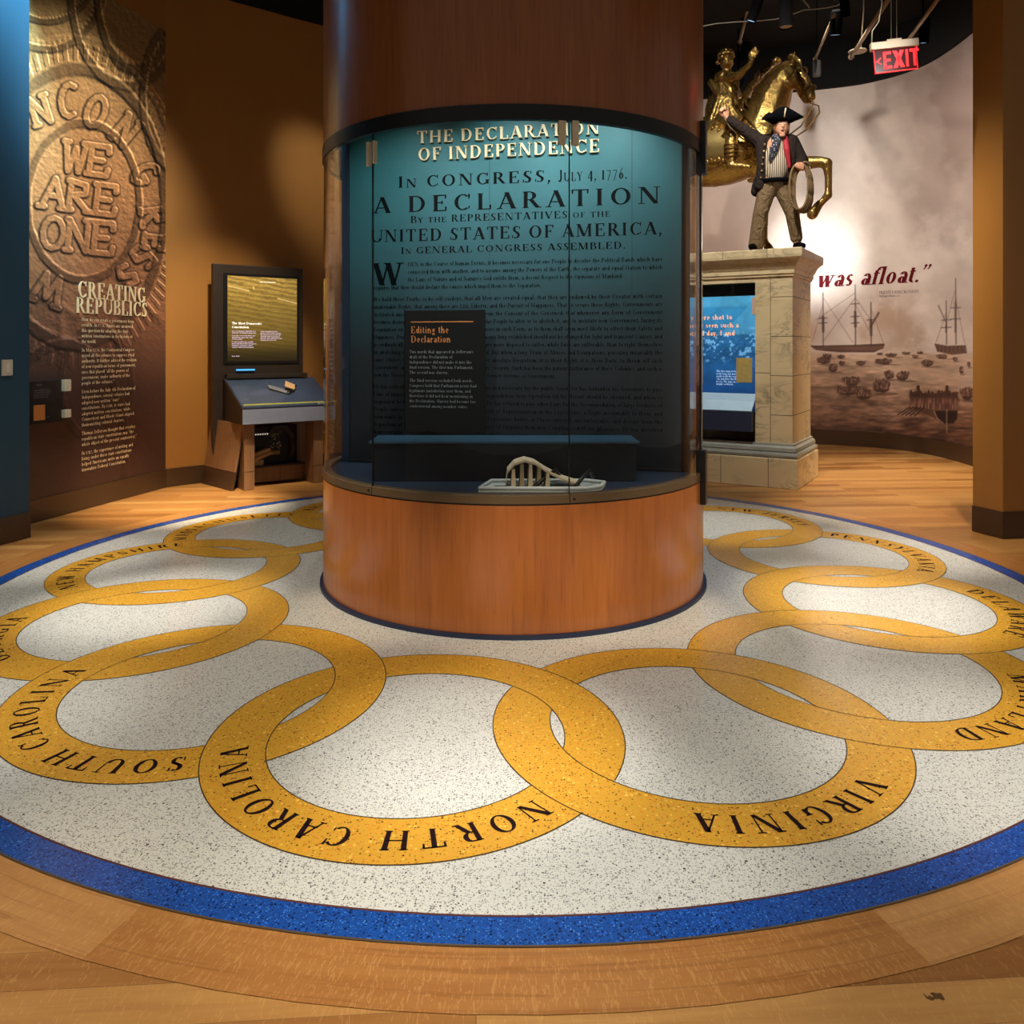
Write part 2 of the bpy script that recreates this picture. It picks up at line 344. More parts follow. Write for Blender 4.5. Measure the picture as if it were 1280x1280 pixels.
# ------------------------------------------------------------------ a drawn serif alphabet (cap height 1)
TH, TN, SF = .18, .06, .048
GL = dict(A=(.9, 'd .13 0 .45 1;D .77 0 .45 1;H .24 .66 .32;F .13 0;F .77 0'), B=(.78, 'V .2;A .42 .76 .27 .24 -90 90;H .2 .42 .972;H .2 .46 .53;A .44 .27 .31 .27 -90 90;H .2 .44 .028'),
C=(.88, 'A .48 .5 .4 .5 48 312;b .77 .7 1;t .77 .1 .26'), D=(.95, 'V .2;A .42 .5 .44 .5 -90 90;H .2 .42 .972;H .2 .42 .028'), E=(.78, 'V .2;H .2 .66 .972;H .2 .68 .028;H .2 .5 .52;b .66 .76 1;b .68 0 .26;b .5 .42 .62'),
F=(.7, 'V .2;H .2 .64 .972;H .2 .48 .5;b .64 .76 1;b .48 .4 .6'), G=(.95, 'A .48 .5 .4 .5 48 312;b .77 .7 1;T .77 .06 .42;F .77 .42'), H=(1., 'V .2;V .8;H .2 .8 .51'), I=(.42, 'V .21'), J=(.5, 'T .3 .12 1;F .3 1;A .16 .16 .2 .2 200 360'),
K=(.95, 'V .2;d .25 .42 .7 1;D .4 .56 .8 0;F .7 1;F .8 0'), L=(.74, 'V .2;H .2 .66 .028;b .66 0 .28'), M=(1.18, 'v .16;D .2 1 .57 .02;d .57 .02 .94 1;V .96'), N=(1., 'v .17;D .2 1 .8 0;t .83 0 1;F .83 1'),
O=(1., 'A .5 .5 .43 .5 0 360'), P=(.74, 'V .2;A .4 .73 .3 .27 -90 90;H .2 .4 .972;H .2 .4 .488'), Q=(1., 'A .5 .5 .43 .5 0 360;D .5 .1 .85 -.2'), R=(.88, 'V .2;A .4 .74 .28 .26 -90 90;H .2 .4 .972;H .2 .42 .5;D .44 .5 .76 0;F .78 0'),
S=(.66, 'A .33 .74 .23 .26 40 270;A .33 .27 .26 .27 -140 90;D .18 .66 .48 .36;t .56 .74 .98;t .08 .02 .28'), T=(.84, 'V .42;H .08 .76 .972;b .08 .74 1;b .76 .74 1'), U=(.98, 'T .2 .3 1;F .2 1;A .5 .32 .375 .32 180 360;t .85 .3 1;F .85 1'),
V=(.9, 'D .14 1 .46 0;d .46 0 .78 1;F .14 1;F .78 1'), W=(1.24, 'D .14 1 .4 0;d .4 0 .62 1;D .62 1 .86 0;d .86 0 1.1 1;F .14 1;F .6 1;F 1.1 1'), X=(.9, 'D .14 1 .74 0;d .16 0 .72 1;F .14 1;F .72 1;F .16 0;F .74 0'),
Y=(.86, 'D .12 1 .43 .45;d .43 .45 .74 1;T .43 0 .48;F .43 0;F .12 1;F .74 1'), Z=(.8, 'H .1 .7 .972;H .1 .7 .028;D .16 .03 .62 .97;b .1 .76 1;b .7 0 .24'),
a=(.56, 'T .44 .06 .48;A .3 .46 .2 .2 0 165;A .26 .19 .2 .19 0 360;F .48 0'), b=(.62, 'T .12 0 1;A .32 .33 .24 .33 0 360;f .1 1'), c=(.54, 'A .3 .33 .23 .33 50 310;o .46 .52 .07'), d=(.62, 'T .48 0 1;A .29 .33 .23 .33 0 360;f .46 1;F .52 0'), e=(.56, 'A .29 .33 .23 .33 0 310;H .1 .5 .36'),
f=(.4, 'T .18 0 .8;A .36 .8 .19 .2 60 180;H .04 .36 .63;F .18 0;o .44 .93 .06'), g=(.58, 'A .28 .4 .2 .26 0 360;A .28 -.12 .24 .17 0 360;H .4 .56 .62'), h=(.66, 'T .12 0 1;F .12 0;f .1 1;A .34 .38 .2 .28 0 180;T .5 0 .4;F .5 0'), i=(.32, 'T .15 0 .64;F .15 0;f .12 .64;o .15 .88 .08'), j=(.3, 'T .17 -.1 .64;A .05 -.1 .19 .18 -90 0;o .17 .88 .08'),
k=(.62, 'T .12 0 1;F .12 0;f .1 1;d .2 .3 .46 .64;D .28 .36 .52 0;F .54 0;F .46 .64'), l=(.3, 'T .14 0 1;F .14 0;f .12 1'), m=(.98, 'T .12 0 .66;F .12 0;f .1 .66;A .31 .38 .18 .28 0 180;T .45 0 .4;F .45 0;A .64 .38 .18 .28 0 180;T .8 0 .4;F .8 0'), n=(.66, 'T .12 0 .66;F .12 0;f .1 .66;A .34 .38 .2 .28 0 180;T .5 0 .4;F .5 0'),
o=(.6, 'A .3 .33 .25 .33 0 360'), p=(.62, 'T .12 -.3 .66;F .12 -.3;f .1 .66;A .32 .33 .24 .33 0 360'), q=(.62, 'T .48 -.3 .66;F .48 -.3;A .29 .33 .23 .33 0 360'), r=(.48, 'T .13 0 .66;F .13 0;f .1 .66;A .34 .42 .2 .24 70 180;o .4 .56 .07'), s=(.46, 'A .23 .48 .17 .18 30 270;A .23 .17 .18 .17 -150 90;D .12 .42 .33 .24'),
t=(.38, 'T .16 .1 .84;A .3 .14 .19 .14 180 290;H .03 .34 .64'), u=(.66, 'T .12 .2 .66;f .1 .66;A .3 .24 .2 .24 180 360;T .5 0 .66;F .54 0'), v=(.58, 'D .1 .66 .3 0;d .3 0 .5 .66;F .1 .66;F .5 .66'), w=(.84, 'D .1 .66 .27 0;d .27 0 .42 .66;D .42 .66 .58 0;d .58 0 .74 .66;F .1 .66;F .74 .66'),
x=(.6, 'D .1 .66 .48 0;d .12 0 .46 .66;F .12 0;F .48 0'), y=(.58, 'D .1 .66 .3 0;d .16 -.3 .5 .66;F .1 .66;F .5 .66'), z=(.54, 'H .07 .46 .635;H .07 .48 .028;d .12 .03 .42 .63'))
GL.update({'0': (.64, 'A .32 .4 .25 .4 0 360'), '1': (.44, 'V .21 0 .8'), '2': (.6, 'A .28 .56 .22 .24 -40 170;d .14 .04 .42 .44;H .08 .52 .04'), '3': (.56, 'A .26 .6 .2 .2 -90 160;A .26 .2 .23 .22 -160 90'), '4': (.66, 'T .44 -.1 .8;d .08 .2 .42 .8;H .08 .6 .2'), '5': (.56, 'A .26 .2 .24 .25 -160 100;t .12 .42 .8;H .12 .46 .77'), '6': (.62, 'A .31 .28 .24 .28 0 360;d .12 .4 .44 .95'), '7': (.58, 'H .08 .5 .77;d .2 -.1 .5 .77'), '8': (.6, 'A .3 .6 .19 .2 0 360;A .3 .2 .24 .22 0 360'), '9': (.62, 'A .31 .5 .24 .28 0 360;d .2 -.15 .52 .4'),
'.': (.26, 'o .12 .07 .09'), ',': (.26, 'o .12 .07 .09;d .06 -.18 .16 .04'), ' ': (.34, ''), '-': (.4, 'H .06 .32 .32'), "'": (.22, 'd .06 .72 .14 1'), '"': (.46, 'o .12 .92 .085;d .05 .7 .16 .92;o .34 .92 .085;d .27 .7 .38 .92'), ';': (.26, 'o .12 .07 .09;o .12 .55 .09'), ':': (.26, 'o .12 .07 .09;o .12 .55 .09'), '<': (.6, 't .1 .4 .5')})
_cache = {}
def glyph(ch, n=8):
    if (ch, n) in _cache: return _cache[ch, n]
    adv, code = GL.get(ch, GL['-']); Q = []
    bar = lambda a, b, y, h: Q.append([(a, y-h/2), (b, y-h/2), (b, y+h/2), (a, y+h/2)])
    st = lambda x, w, a, b: Q.append([(x-w/2, a), (x+w/2, a), (x+w/2, b), (x-w/2, b)])
    foot = lambda x, y, h=.14: bar(x-h, x+h, y+(SF/2 if y < .3 else -SF/2), SF)
    for tk in code.split(';'):
        if not tk: continue
        k, *a = tk.split(); a = [float(z) for z in a]
        if k in 'Vv':
            y0, y1 = a[1:3] if len(a) > 2 else (0, 1); st(a[0], TH if k == 'V' else TN, y0, y1); foot(a[0], y0); bar(a[0]-.14, a[0]+.14, y1-SF/2, SF)
        elif k in 'Tt': st(a[0], TH if k == 'T' else TN, a[1], a[2])
        elif k in 'Dd':
            wd = (TH*1.15 if k == 'D' else TN*1.3)/2; Q.append([(a[0]-wd, a[1]), (a[0]+wd, a[1]), (a[2]+wd, a[3]), (a[2]-wd, a[3])])
        elif k == 'H': bar(a[0], a[1], a[2], TN)
        elif k == 'F': foot(*a)
        elif k == 'f': bar(a[0]-.1, a[0]+.05, a[1]-SF/2, SF)
        elif k == 'b': Q.append([(a[0]-.03, a[1]), (a[0]+.03, a[1]), (a[0]+.045, a[2]), (a[0]-.045, a[2])])
        elif k == 'o': Q.append([(a[0]+a[2]*math.cos(t*PI/3), a[1]+a[2]*math.sin(t*PI/3)) for t in range(6)])
        elif k == 'A':
            cx, cy, rx, ry, t0, t1 = a; m = max(3, int(n*abs(t1-t0)/180)); ix, iy = max(rx-TH, .02), max(ry-TN, .02)
            for i in range(m):
                p, q = (math.radians(t0+(t1-t0)*(i+d)/m) for d in (0, 1))
                Q.append([(cx+ix*math.cos(p), cy+iy*math.sin(p)), (cx+rx*math.cos(p), cy+ry*math.sin(p)), (cx+rx*math.cos(q), cy+ry*math.sin(q)), (cx+ix*math.cos(q), cy+iy*math.sin(q))])
    _cache[ch, n] = (adv, Q); return adv, Q
def width(s, track=0., small=False):
    return sum(glyph(c.upper())[0]*.76 if small and c.islower() else glyph(c)[0] for c in s)+track*(len(s)-1)
def setline(s, x0, y0, h, x1=None, track=.08, xs=1., slant=0., small=False, n=8, align='l'):
    """polygons of one line of lettering; x1 given = spaced out to end there; small = lower case drawn as small capitals"""
    if x1 is not None: track = ((x1-x0)/(h*xs)-width(s, 0, small))/max(1, len(s)-1)
    x = x0; out = []
    if align == 'c': x -= width(s, track, small)*h*xs/2
    for c in s:
        k = 1.
        if small and c.islower(): c = c.upper(); k = .76
        adv, Q = glyph(c, n)
        out += [[(x+(px+slant*py)*k*h*xs, y0+py*k*h) for px, py in q] for q in Q]; x += (adv*k+track)*h*xs
    return out
def fitline(s, x0, y0, h, x1, track=.1, **kw):
    return setline(s, x0, y0, h, x1, xs=min(1.35, (x1-x0)/h/width(s, track, kw.get('small', False))), **kw)
def paragraph(s, x0, y0, h, wid, lead, justify=False, n=3, **kw):
    out = []; y = y0
    for para in s.split('\n'):
        line = ''; rows = []
        for wd in para.split():
            if line and width(line+' '+wd, .06)*h*kw.get('xs', 1.) > wid: rows.append(line); line = wd
            else: line = (line+' '+wd).strip()
        for i, r in enumerate(rows+[line]): out += setline(r, x0, y, h, x0+wid if justify and i < len(rows) else None, track=.06, n=n, **kw); y -= lead
        y -= lead*.55
    return out
def letters(name, polys, fn, mat, parent=None, raised=None):
    """lettering on a surface: fn maps flat (x,y) to 3-D; raised = 3-D vector of the letters' own thickness"""
    v = []; f = []
    for q in polys:
        b = len(v); P = [Vector(fn(x, y)) for x, y in q]; v += P; m = len(P)
        f.append(list(range(b, b+m)))
        if raised is not None:
            v += [p+Vector(raised) for p in P]; f.append(list(range(b+m, b+2*m)))
            f += [[b+i, b+(i+1) % m, b+m+(i+1) % m, b+m+i] for i in range(m)]
    return mesh(name, v, f, mat, parent)
# ================================================================== THE SETTING
fl = mesh('floor', [(-9, -3, -.004), (9, -3, -.004), (9, 16, -.004), (-9, 16, -.004)], [[0, 1, 2, 3]], M['floor']); struct(fl)
# curved oak boards round the medallion, mitred at radial joints
def ring_uv(name, r0, r1, z, joints, mat, parent=None):
    v = []; f = []; uv = []; n = 12
    for k in range(len(joints)):
        a, b = joints[k], joints[(k+1) % len(joints)]; b = b if b > a else b+360
        m = max(2, int((b-a)/3)); base = len(v)
        for i in range(m+1):
            t = math.radians(a+(b-a)*i/m)
            for r in (r0, r1): v.append((r*math.cos(t), r*math.sin(t), z)); uv.append((t*r0+k*3.7, k*10+(r-r0)))
        for i in range(m): f.append([base+2*i, base+2*i+1, base+2*i+3, base+2*i+2])
    o = mesh(name, v, f, mat, parent); l = o.data.uv_layers.new(name='grain')
    for lp in o.data.loops: l.data[lp.index].uv = uv[lp.vertex_index]
    return o
J0 = [-107.5+34*i for i in range(10)]
bd = ring_uv('trim_1', 3.572, 3.787, -.002, J0, M['border']); bd.location = DC; struct(bd)
# walls
MA, MB = Vector((-4.36, 7.27, 0)), Vector((-3.94, 9.17, 0))
WH = 5.78
WL = ribbon('wall_left', [(-5.35, 2.2), (-4.05, 6.76)], 0, 6.6, .3, M['wall_blue']); struct(WL)
struct(ribbon('baseboard_left', [(-5.338, 2.2), (-4.038, 6.76)], 0, .213, .012, M['brown_base']))
pth = smoothpath([(-4.36, 7.27), (-3.94, 9.17)], 4)
struct(ribbon('wall_left_rear', [(-4.62, 6.1), (-4.36, 7.27), (-3.94, 9.17)], 0, WH, .25, M['wall_tan']))
tanp = smoothpath([(-3.94, 9.17), (-3.62, 9.52), (-3.05, 9.98), (-2.47, 10.44), (-1.5, 11.1), (-.2, 11.75), (1.2, 12.2)], 6)
struct(ribbon('wall_rear', tanp, 0, WH, .25, M['wall_tan']))
def offset(path, d):
    P = [Vector((x, y, 0)) for x, y in path]; n = len(P); out = []
    for i, p in enumerate(P):
        t = (P[min(i+1, n-1)]-P[max(i-1, 0)]).normalized(); q = p-Vector((-t.y, t.x, 0))*d; out.append((q.x, q.y))
    return out
struct(ribbon('baseboard_left_rear', offset([(-4.62, 6.1), (-4.36, 7.27), (-3.94, 9.17)], .016), 0, .205, .016, M['brown_base']))
struct(ribbon('baseboard_rear', offset(tanp, .016), 0, .205, .016, M['brown_base']))
struct(ribbon('trim_2', offset(tanp, .01), WH, 6.6, .3, M['black_wall']))
# the curved wall carrying the harbour picture (path runs right to left so that its thickness lies behind)
CW = smoothpath([(2.2, 13.75), (3.6, 13.68), (5.05, 13.23), (5.81, 12.81), (6.23, 12.04), (6.22, 10.75), (5.95, 9.5)], 14)
struct(ribbon('wall_rear_right', CW, 0, 5.82, .25, M['wall_tan']))
struct(ribbon('baseboard_rear_right', offset(CW, .02), 0, .235, .02, M['brown_base']))
struct(ribbon('trim_3', offset(CW, .06), 5.83, 6.6, .3, M['black_wall']))
# wall end / pillar on the right
PL = [(4.11, 6.71), (5.6, 6.95), (5.5, 7.6), (4.02, 6.99)]
struct(prism('wall_right', [(x, y, 0) for x, y in PL], (0, 0, 6.6), M['wall_tan']))
cx_, cy_ = 4.8, 7.05
struct(prism('baseboard_right', [(cx_+(x-cx_)*1.012, cy_+(y-cy_)*1.03, 0) for x, y in PL], (0, 0, .222), M['brown_base']))
struct(boxo('ceiling', (-9, 1.6, 6.6), (9, 16, 6.7), M['ceiling'], bevel=0))

# ================================================================== TERRAZZO MEDALLION
med = thing('terrazzo_medallion', 'huge round white terrazzo floor inlay with blue border and thirteen linked gold rings', 'floor inlay', DC)
def annulus(name, r0, r1, z, mat, parent, n=180, c=(0, 0), a0=0., a1=360.):
    full = a1-a0 >= 360; m = n if full else n+1; v = []; f = []
    for i in range(m):
        t = math.radians(a0+(a1-a0)*i/n); v += [(c[0]+r0*math.cos(t), c[1]+r0*math.sin(t), z), (c[0]+r1*math.cos(t), c[1]+r1*math.sin(t), z)]
    for i in range(n): j = (i+1) % m; f.append([2*i, 2*i+1, 2*j+1, 2*j])
    return mesh(name, v, f, mat, parent)
annulus('white_field', .9, 3.46, 0, M['white'], med)
annulus('blue_border', 3.458, 3.566, .0004, M['blue'], med)
annulus('copper_strip', 3.452, 3.460, .0008, M['redline'], med)
annulus('edge_strip', 3.565, 3.573, .0006, M['bronze'], med)
RR, RA, RB, STEP = 2.42, .848, .605, 360/13
NAMES = ['NORTH CAROLINA', 'VIRGINIA', 'MARYLAND', 'DELAWARE', 'PENNSYLVANIA', 'NEW JERSEY', 'NEW YORK', 'CONNECTICUT', 'RHODE ISLAND', 'MASSACHUSETTS', 'NEW HAMPSHIRE', 'GEORGIA', 'SOUTH CAROLINA']
SHIFT = dict(zip(NAMES, [-9, 1, -2, 0, 0, -2, 0, 0, 0, -3, -10, 0, -8]))
# half the distance between neighbouring centres, as seen by a ring: where its outer/inner circles cross the neighbour
hd = RR*math.sin(math.radians(STEP/2))
for k, nm in enumerate(NAMES):
    phi = -99.5+STEP*k; cp = (RR*math.cos(math.radians(phi)), RR*math.sin(math.radians(phi)))
    zr = .0012
    # direction of next / previous ring centre, measured at this ring's centre
    nxt = phi+90+STEP/2; prv = phi-90-STEP/2
    band = annulus('gold_ring', RB, RA, zr+.00003*k, M['gold'], med, 120, cp); band['label'] = 'gold terrazzo ring lettered '+nm
    # thin divider lines, left out where this ring runs under its neighbour
    cn = [(RR*math.cos(math.radians(phi+s*STEP)), RR*math.sin(math.radians(phi+s*STEP))) for s in (1, -1)]
    for R_ in (RA, RB):
        n = 240; hid = []
        for i in range(n):
            mid = math.radians(360*(i+.5)/n); px, py = cp[0]+R_*math.cos(mid), cp[1]+R_*math.sin(mid); outer = math.hypot(px, py) > RR*math.cos(math.radians(STEP/2))
            # under: the next ring at the outer crossing, the previous ring at the inner one
            hid.append(any(RB < math.hypot(px-q[0], py-q[1]) < RA and (outer if s == 1 else not outer) for s, q in zip((1, -1), cn)))
        st0 = hid.index(True); run = []
        for i in list(range(st0, st0+n))+[st0]:
            if not hid[i % n]: run.append(i); continue
            if run:
                v = []; f = []
                for m, q in enumerate(run+[run[-1]+1]):
                    t = math.radians(360*q/n)
                    for r in (R_-.0022, R_+.0022): v.append((cp[0]+r*math.cos(t), cp[1]+r*math.sin(t), .0022))
                    if m: f.append([2*m-2, 2*m-1, 2*m+1, 2*m])
                mesh('divider_strip', v, f, M['line'], band); run = []
    # state name, tops outward, running clockwise round its own ring
    h = .103; tr = .34; L = width(nm, tr)*h*.92; a_mid = phi+SHIFT[nm]
    pol = setline(nm, -L/2, 0, h, track=tr, xs=.92, n=10)
    def rw(x, y, cp=cp, a_mid=a_mid):
        a = math.radians(a_mid)-x/.71; r = .674+y; return (cp[0]+r*math.cos(a), cp[1]+r*math.sin(a), .0026)
    letters('lettering', pol, rw, M['ink'], band)

# ================================================================== ROUND DISPLAY CASE
RC = 1.315
case = thing('display_case', 'round cherry wood display case with curved glass front standing on the terrazzo medallion', 'display case', DC)
lathe('kick_trim', [(1.0, 0), (1.338, 0), (1.338, .022), (1.30, .024)], M['navy'], case, smooth=True)
lathe('wood_base', [(.4, .03), (RC, .024), (RC, .728), (.4, .728)], M['cherry'], case, 160, smooth=True)
def ang(u, r=RC):                                      # angle round the case of a photo column, front side
    t = (u-CX)/F; A = 1+t*t; B = -2*(DC.y+t*DC.x); C_ = DC.x**2+DC.y**2-r*r; d = (-B-math.sqrt(max(B*B-4*A*C_, 0)))/2/A
    return math.atan2(d-DC.y, t*d-DC.x)
s1, s2 = ang(465), ang(712); s3 = ang(876); s0 = ang(404)
SE = [s0, s1, s2, s3]
gap = .0035
lathe('base_groove', [(RC-.02, .726), (RC-.006, .726), (RC-.006, .738), (RC-.02, .738)], M['black'], case, smooth=True)
seams = [s1, s2, s3]
for i in range(3):
    a, b = seams[i]+.002, (seams[i+1] if i < 2 else seams[0]+2*PI)-.002
    lathe('rim_band', [(RC-.05, .738), (RC+.004, .738), (RC+.004, .783), (RC-.002, .787), (RC-.05, .787), (RC-.05, .738)], M['bronze'], case, max(8, int((b-a)*24)), a, b, True, True)
lathe('case_floor', [(.02, .74), (RC-.05, .74), (RC-.05, .762), (.02, .762)], M['case_blue'], case, smooth=True)
gl = []
bounds = [s1, s2, s3, s3+1.9, s1+2*PI-1.2]
for i in range(5):
    a = bounds[i]; b = bounds[i+1] if i < 4 else s1+2*PI
    g = lathe('glass_pane', [(RC-.012, .784), (RC-.002, .784), (RC-.002, 2.86), (RC-.012, 2.86), (RC-.012, .784)], M['glass'], case, max(8, int((b-a)*30)), a+gap/2, b-gap/2, True, True); gl.append(g)
    lathe('pane_seam', [(RC-.013, .784), (RC-.001, .784), (RC-.001, 2.86), (RC-.013, 2.86), (RC-.013, .784)], M['black'], case, 1, a-gap*.5, a+gap*.5, False, True)
lathe('top_band', [(RC-.03, 2.845), (RC+.006, 2.845), (RC+.006, 2.93), (RC-.03, 2.93), (RC-.03, 2.845)], M['black'], case, 160, smooth=True)
lathe('wood_drum', [(RC-.04, 2.925), (RC, 2.925), (RC, 3.98), (RC-.004, 3.984), (RC-.004, 3.99), (RC, 3.994), (RC, 5.4), (RC-.04, 5.4), (RC-.04, 2.925)], M['cherry'], case, 160, smooth=True)
for i, a in enumerate((s1, s2)):                        # screws in the bands
    for z, da in ((.76, -.02 if i == 0 else .02), (2.905, -.05 if i == 0 else .05)):
        bm = bmesh.new(); bmesh.ops.create_uvsphere(bm, u_segments=10, v_segments=6, radius=.008, matrix=Matrix.Translation(((RC+.006)*math.cos(a+da), (RC+.006)*math.sin(a+da), z)))
        bmo('band_screw', bm, M['black'], case, True)
def clip(a, z0, z1, w_):
    o = lathe('pane_clip', [(RC-.02, z0), (RC+.006, z0), (RC+.006, z1), (RC-.02, z1), (RC-.02, z0)], M['clip'], case, 4, a-w_/RC/2, a+w_/RC/2, False, True)
clip(s1-.026, 2.66, 2.80, .022); clip(s1+.013, 2.67, 2.80, .014); clip(s2-.032, 2.715, 2.845, .04); clip(s2+.026, 2.715, 2.85, .038)
for z0, z1 in ((2.72, 3.06), (.58, .93)):
    a = s3; h = bmesh.new(); mt = Matrix.Rotation(a, 4, 'Z')
    box(h, (RC-.07, -.03, z0), (RC+.035, .05, z1), mt); bmo('door_hinge', h, M['black'], case, bevel=.006)
mt = Matrix.Rotation(s3, 4, 'Z'); h = bmesh.new(); box(h, (RC-.03, -.012, .79), (RC+.004, .012, 2.85), mt); bmo('door_stile', h, M['black'], case)
lathe('case_head', [(.02, 3.56), (RC-.045, 3.56), (RC-.045, 3.60), (.02, 3.60)], M['black'], case, smooth=True)
lathe('drum_cap', [(.02, 5.38), (RC-.045, 5.38), (RC-.045, 5.4), (.02, 5.4)], M['black'], case, smooth=True)
for k in range(5):                                     # lamps in the head of the case
    a = math.radians(-160+35*k); r = .95
    lathe('head_lamp', [(.005, 3.52), (.045, 3.52), (.05, 3.56), (.005, 3.56)], M['clip'], case, 20, c=(r*math.cos(a), r*math.sin(a)))
for px_, tx, tz, wt in ((-.75, -.75, 2.0, 60), (-.1, -.05, 2.1, 70), (.55, .6, 2.0, 60)):
    spot((DC.x+px_, DC.y-.95, 3.5), (DC.x+tx, DC.y-.0, tz), wt, 85, 1., .03, (.9, 1, 1), 'head_lamp_light')
spot((DC.x+.15, DC.y-1.02, 3.5), (DC.x+.15, DC.y-.98, .78), 26, 24, .8, .02, NEUT, 'head_lamp_light')
# --- the printed panel standing across the case
PLp, PRp = Vector((-1.174, 5.854, 0)), Vector((1.144, 5.378, 0)); PD = (PRp-PLp).normalized(); PN = Vector((PD.y, -PD.x, 0)); PLN = (PRp-PLp).length
pa = thing('text_panel', 'teal founding document panel with dark printed text and cream title inside the glass case', 'panel', (PLp+PRp)/2+Vector((0, 0, .763)), math.atan2(PD.y, PD.x))
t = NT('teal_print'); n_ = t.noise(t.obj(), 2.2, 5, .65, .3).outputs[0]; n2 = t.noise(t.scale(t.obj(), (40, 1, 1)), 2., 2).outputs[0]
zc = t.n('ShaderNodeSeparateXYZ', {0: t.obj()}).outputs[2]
gr = t.ramp(t.m_('DIVIDE', zc, 2.5), [(.0, lin((16, 20, 28))), (.3, lin((30, 42, 50))), (.58, lin((38, 88, 96))), (1, lin((38, 120, 126)))])  # fall-off of the case lamps put into the panel colour, darker downwards
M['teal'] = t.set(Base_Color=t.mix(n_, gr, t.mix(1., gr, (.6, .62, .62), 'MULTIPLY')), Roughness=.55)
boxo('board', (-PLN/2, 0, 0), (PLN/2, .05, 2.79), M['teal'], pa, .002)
boxo('edge_post', (PLN/2, -.012, 0), (PLN/2+.055, .06, 2.785), M['black'], pa)
boxo('edge_post', (-PLN/2-.055, -.012, 0), (-PLN/2, .06, 2.785), M['case_blue'], pa)
boxo('foot_rail', (-PLN/2, -.02, 0), (PLN/2, 0, .02), M['black'], pa)
def pan(u, v):                                         # photo point -> (along, up) on the panel
    k = (u-CX)/F; # (PL + s*PD).x = k*(PL + s*PD).y
    s = (k*PLp.y-PLp.x)/(PD.x-k*PD.y); d = PLp.y+s*PD.y; return s-PLN/2, zat(v, d)-.763
def pline(txt, a, b, cap, **kw):
    (x0, y0), (x1, y1) = pan(*a), pan(*b); d = PLp.y+(x0+x1+PLN)/2*PD.y
    return fitline(txt, x0, y0, cap*d/F, x1, **kw)
pf = lambda x, y: (x, -.0015, y)
for u_ in (612, 790): x_, _ = pan(u_, 300); boxo('board_joint', (x_-.002, -.001, 0), (x_+.002, .001, 2.79), plain('joint_teal', (20, 50, 56), .6), pa, 0)
ttl = pline('THE DECLARATION', (522, 180), (750, 169.5), 15.5)+pline('OF INDEPENDENCE', (523, 201.5), (750, 190.5), 16)
letters('title_lettering', ttl, lambda x, y: (x, -.003, y), M['cream'], pa, (0, -.016, 0))
txt = pline('In CONGRESS,', (497, 235), (689, 227.5), 14.5, small=True)+pline('July 4, 1776.', (698, 227), (784, 223.5), 14.5, small=True)
txt += pline('A DECLARATION', (466, 266.8), (826, 252), 20.5)+pline('By the REPRESENTATIVES of the', (513, 279), (763, 270.5), 9, small=True)
txt += pline('UNITED STATES OF AMERICA,', (463, 303), (828, 294), 15.5)+pline('In GENERAL CONGRESS ASSEMBLED.', (501, 317.5), (782, 310), 8.5, small=True)
txt += pline('W', (465, 357), (505, 355.5), 28, n=12)
letters('heading_lettering', txt, pf, M['inkblack'], pa)
DECL = """HEN in the Course of human Events, it becomes necessary for one People to dissolve the Political Bands which have connected them with another, and to assume among the Powers of the Earth, the separate and equal Station to which the Laws of Nature and of Nature's God entitle them, a decent Respect to the Opinions of Mankind requires that they should declare the causes which impel them to the Separation.
We hold these Truths to be self-evident, that all Men are created equal, that they are endowed by their Creator with certain unalienable Rights, that among these are Life, Liberty, and the Pursuit of Happiness. That to secure these Rights, Governments are instituted among Men, deriving their just Powers from the Consent of the Governed, that whenever any Form of Government becomes destructive of these Ends, it is the Right of the People to alter or to abolish it, and to institute new Government, laying its Foundation on such Principles, and organizing its Powers in such Form, as to them shall seem most likely to effect their Safety and Happiness. Prudence, indeed, will dictate that Governments long established should not be changed for light and transient Causes; and accordingly all Experience hath shewn, that Mankind are more disposed to suffer, while Evils are sufferable, than to right themselves by abolishing the Forms to which they are accustomed. But when a long Train of Abuses and Usurpations, pursuing invariably the same Object, evinces a Design to reduce them under absolute Despotism, it is their Right, it is their Duty, to throw off such Government, and to provide new Guards for their future Security. Such has been the patient Sufferance of these Colonies; and such is now the Necessity which constrains them to alter their former Systems of Government.
He has refused his Assent to Laws, the most wholesome and necessary for the public Good. He has forbidden his Governors to pass Laws of immediate and pressing Importance, unless suspended in their Operation till his Assent should be obtained; and when so suspended, he has utterly neglected to attend to them. He has refused to pass other Laws for the Accommodation of large Districts of People, unless those People would relinquish the Right of Representation in the Legislature, a Right inestimable to them, and formidable to Tyrants only. He has called together Legislative Bodies at Places unusual, uncomfortable, and distant from the Depository of their public Records, for the sole Purpose of fatiguing them into Compliance with his Measures. He has dissolved Representative Houses repeatedly, for opposing with manly Firmness his Invasions on the Rights of the People."""
x0, y0 = pan(510, 333); x1, y1 = pan(828, 328); first, rest = DECL[:330], DECL[330:]
cut = first.rfind(' '); first, rest = DECL[:cut], DECL[cut+1:]
body = paragraph(first, x0, y0, .030, x1-x0, .0545, True, xs=.9)
xa, _ = pan(467, 360); body += paragraph(rest, xa, y0-.0545*3, .030, x1-xa, .0545, True, xs=.9)
letters('body_lettering', body, pf, M['inkblack'], pa)
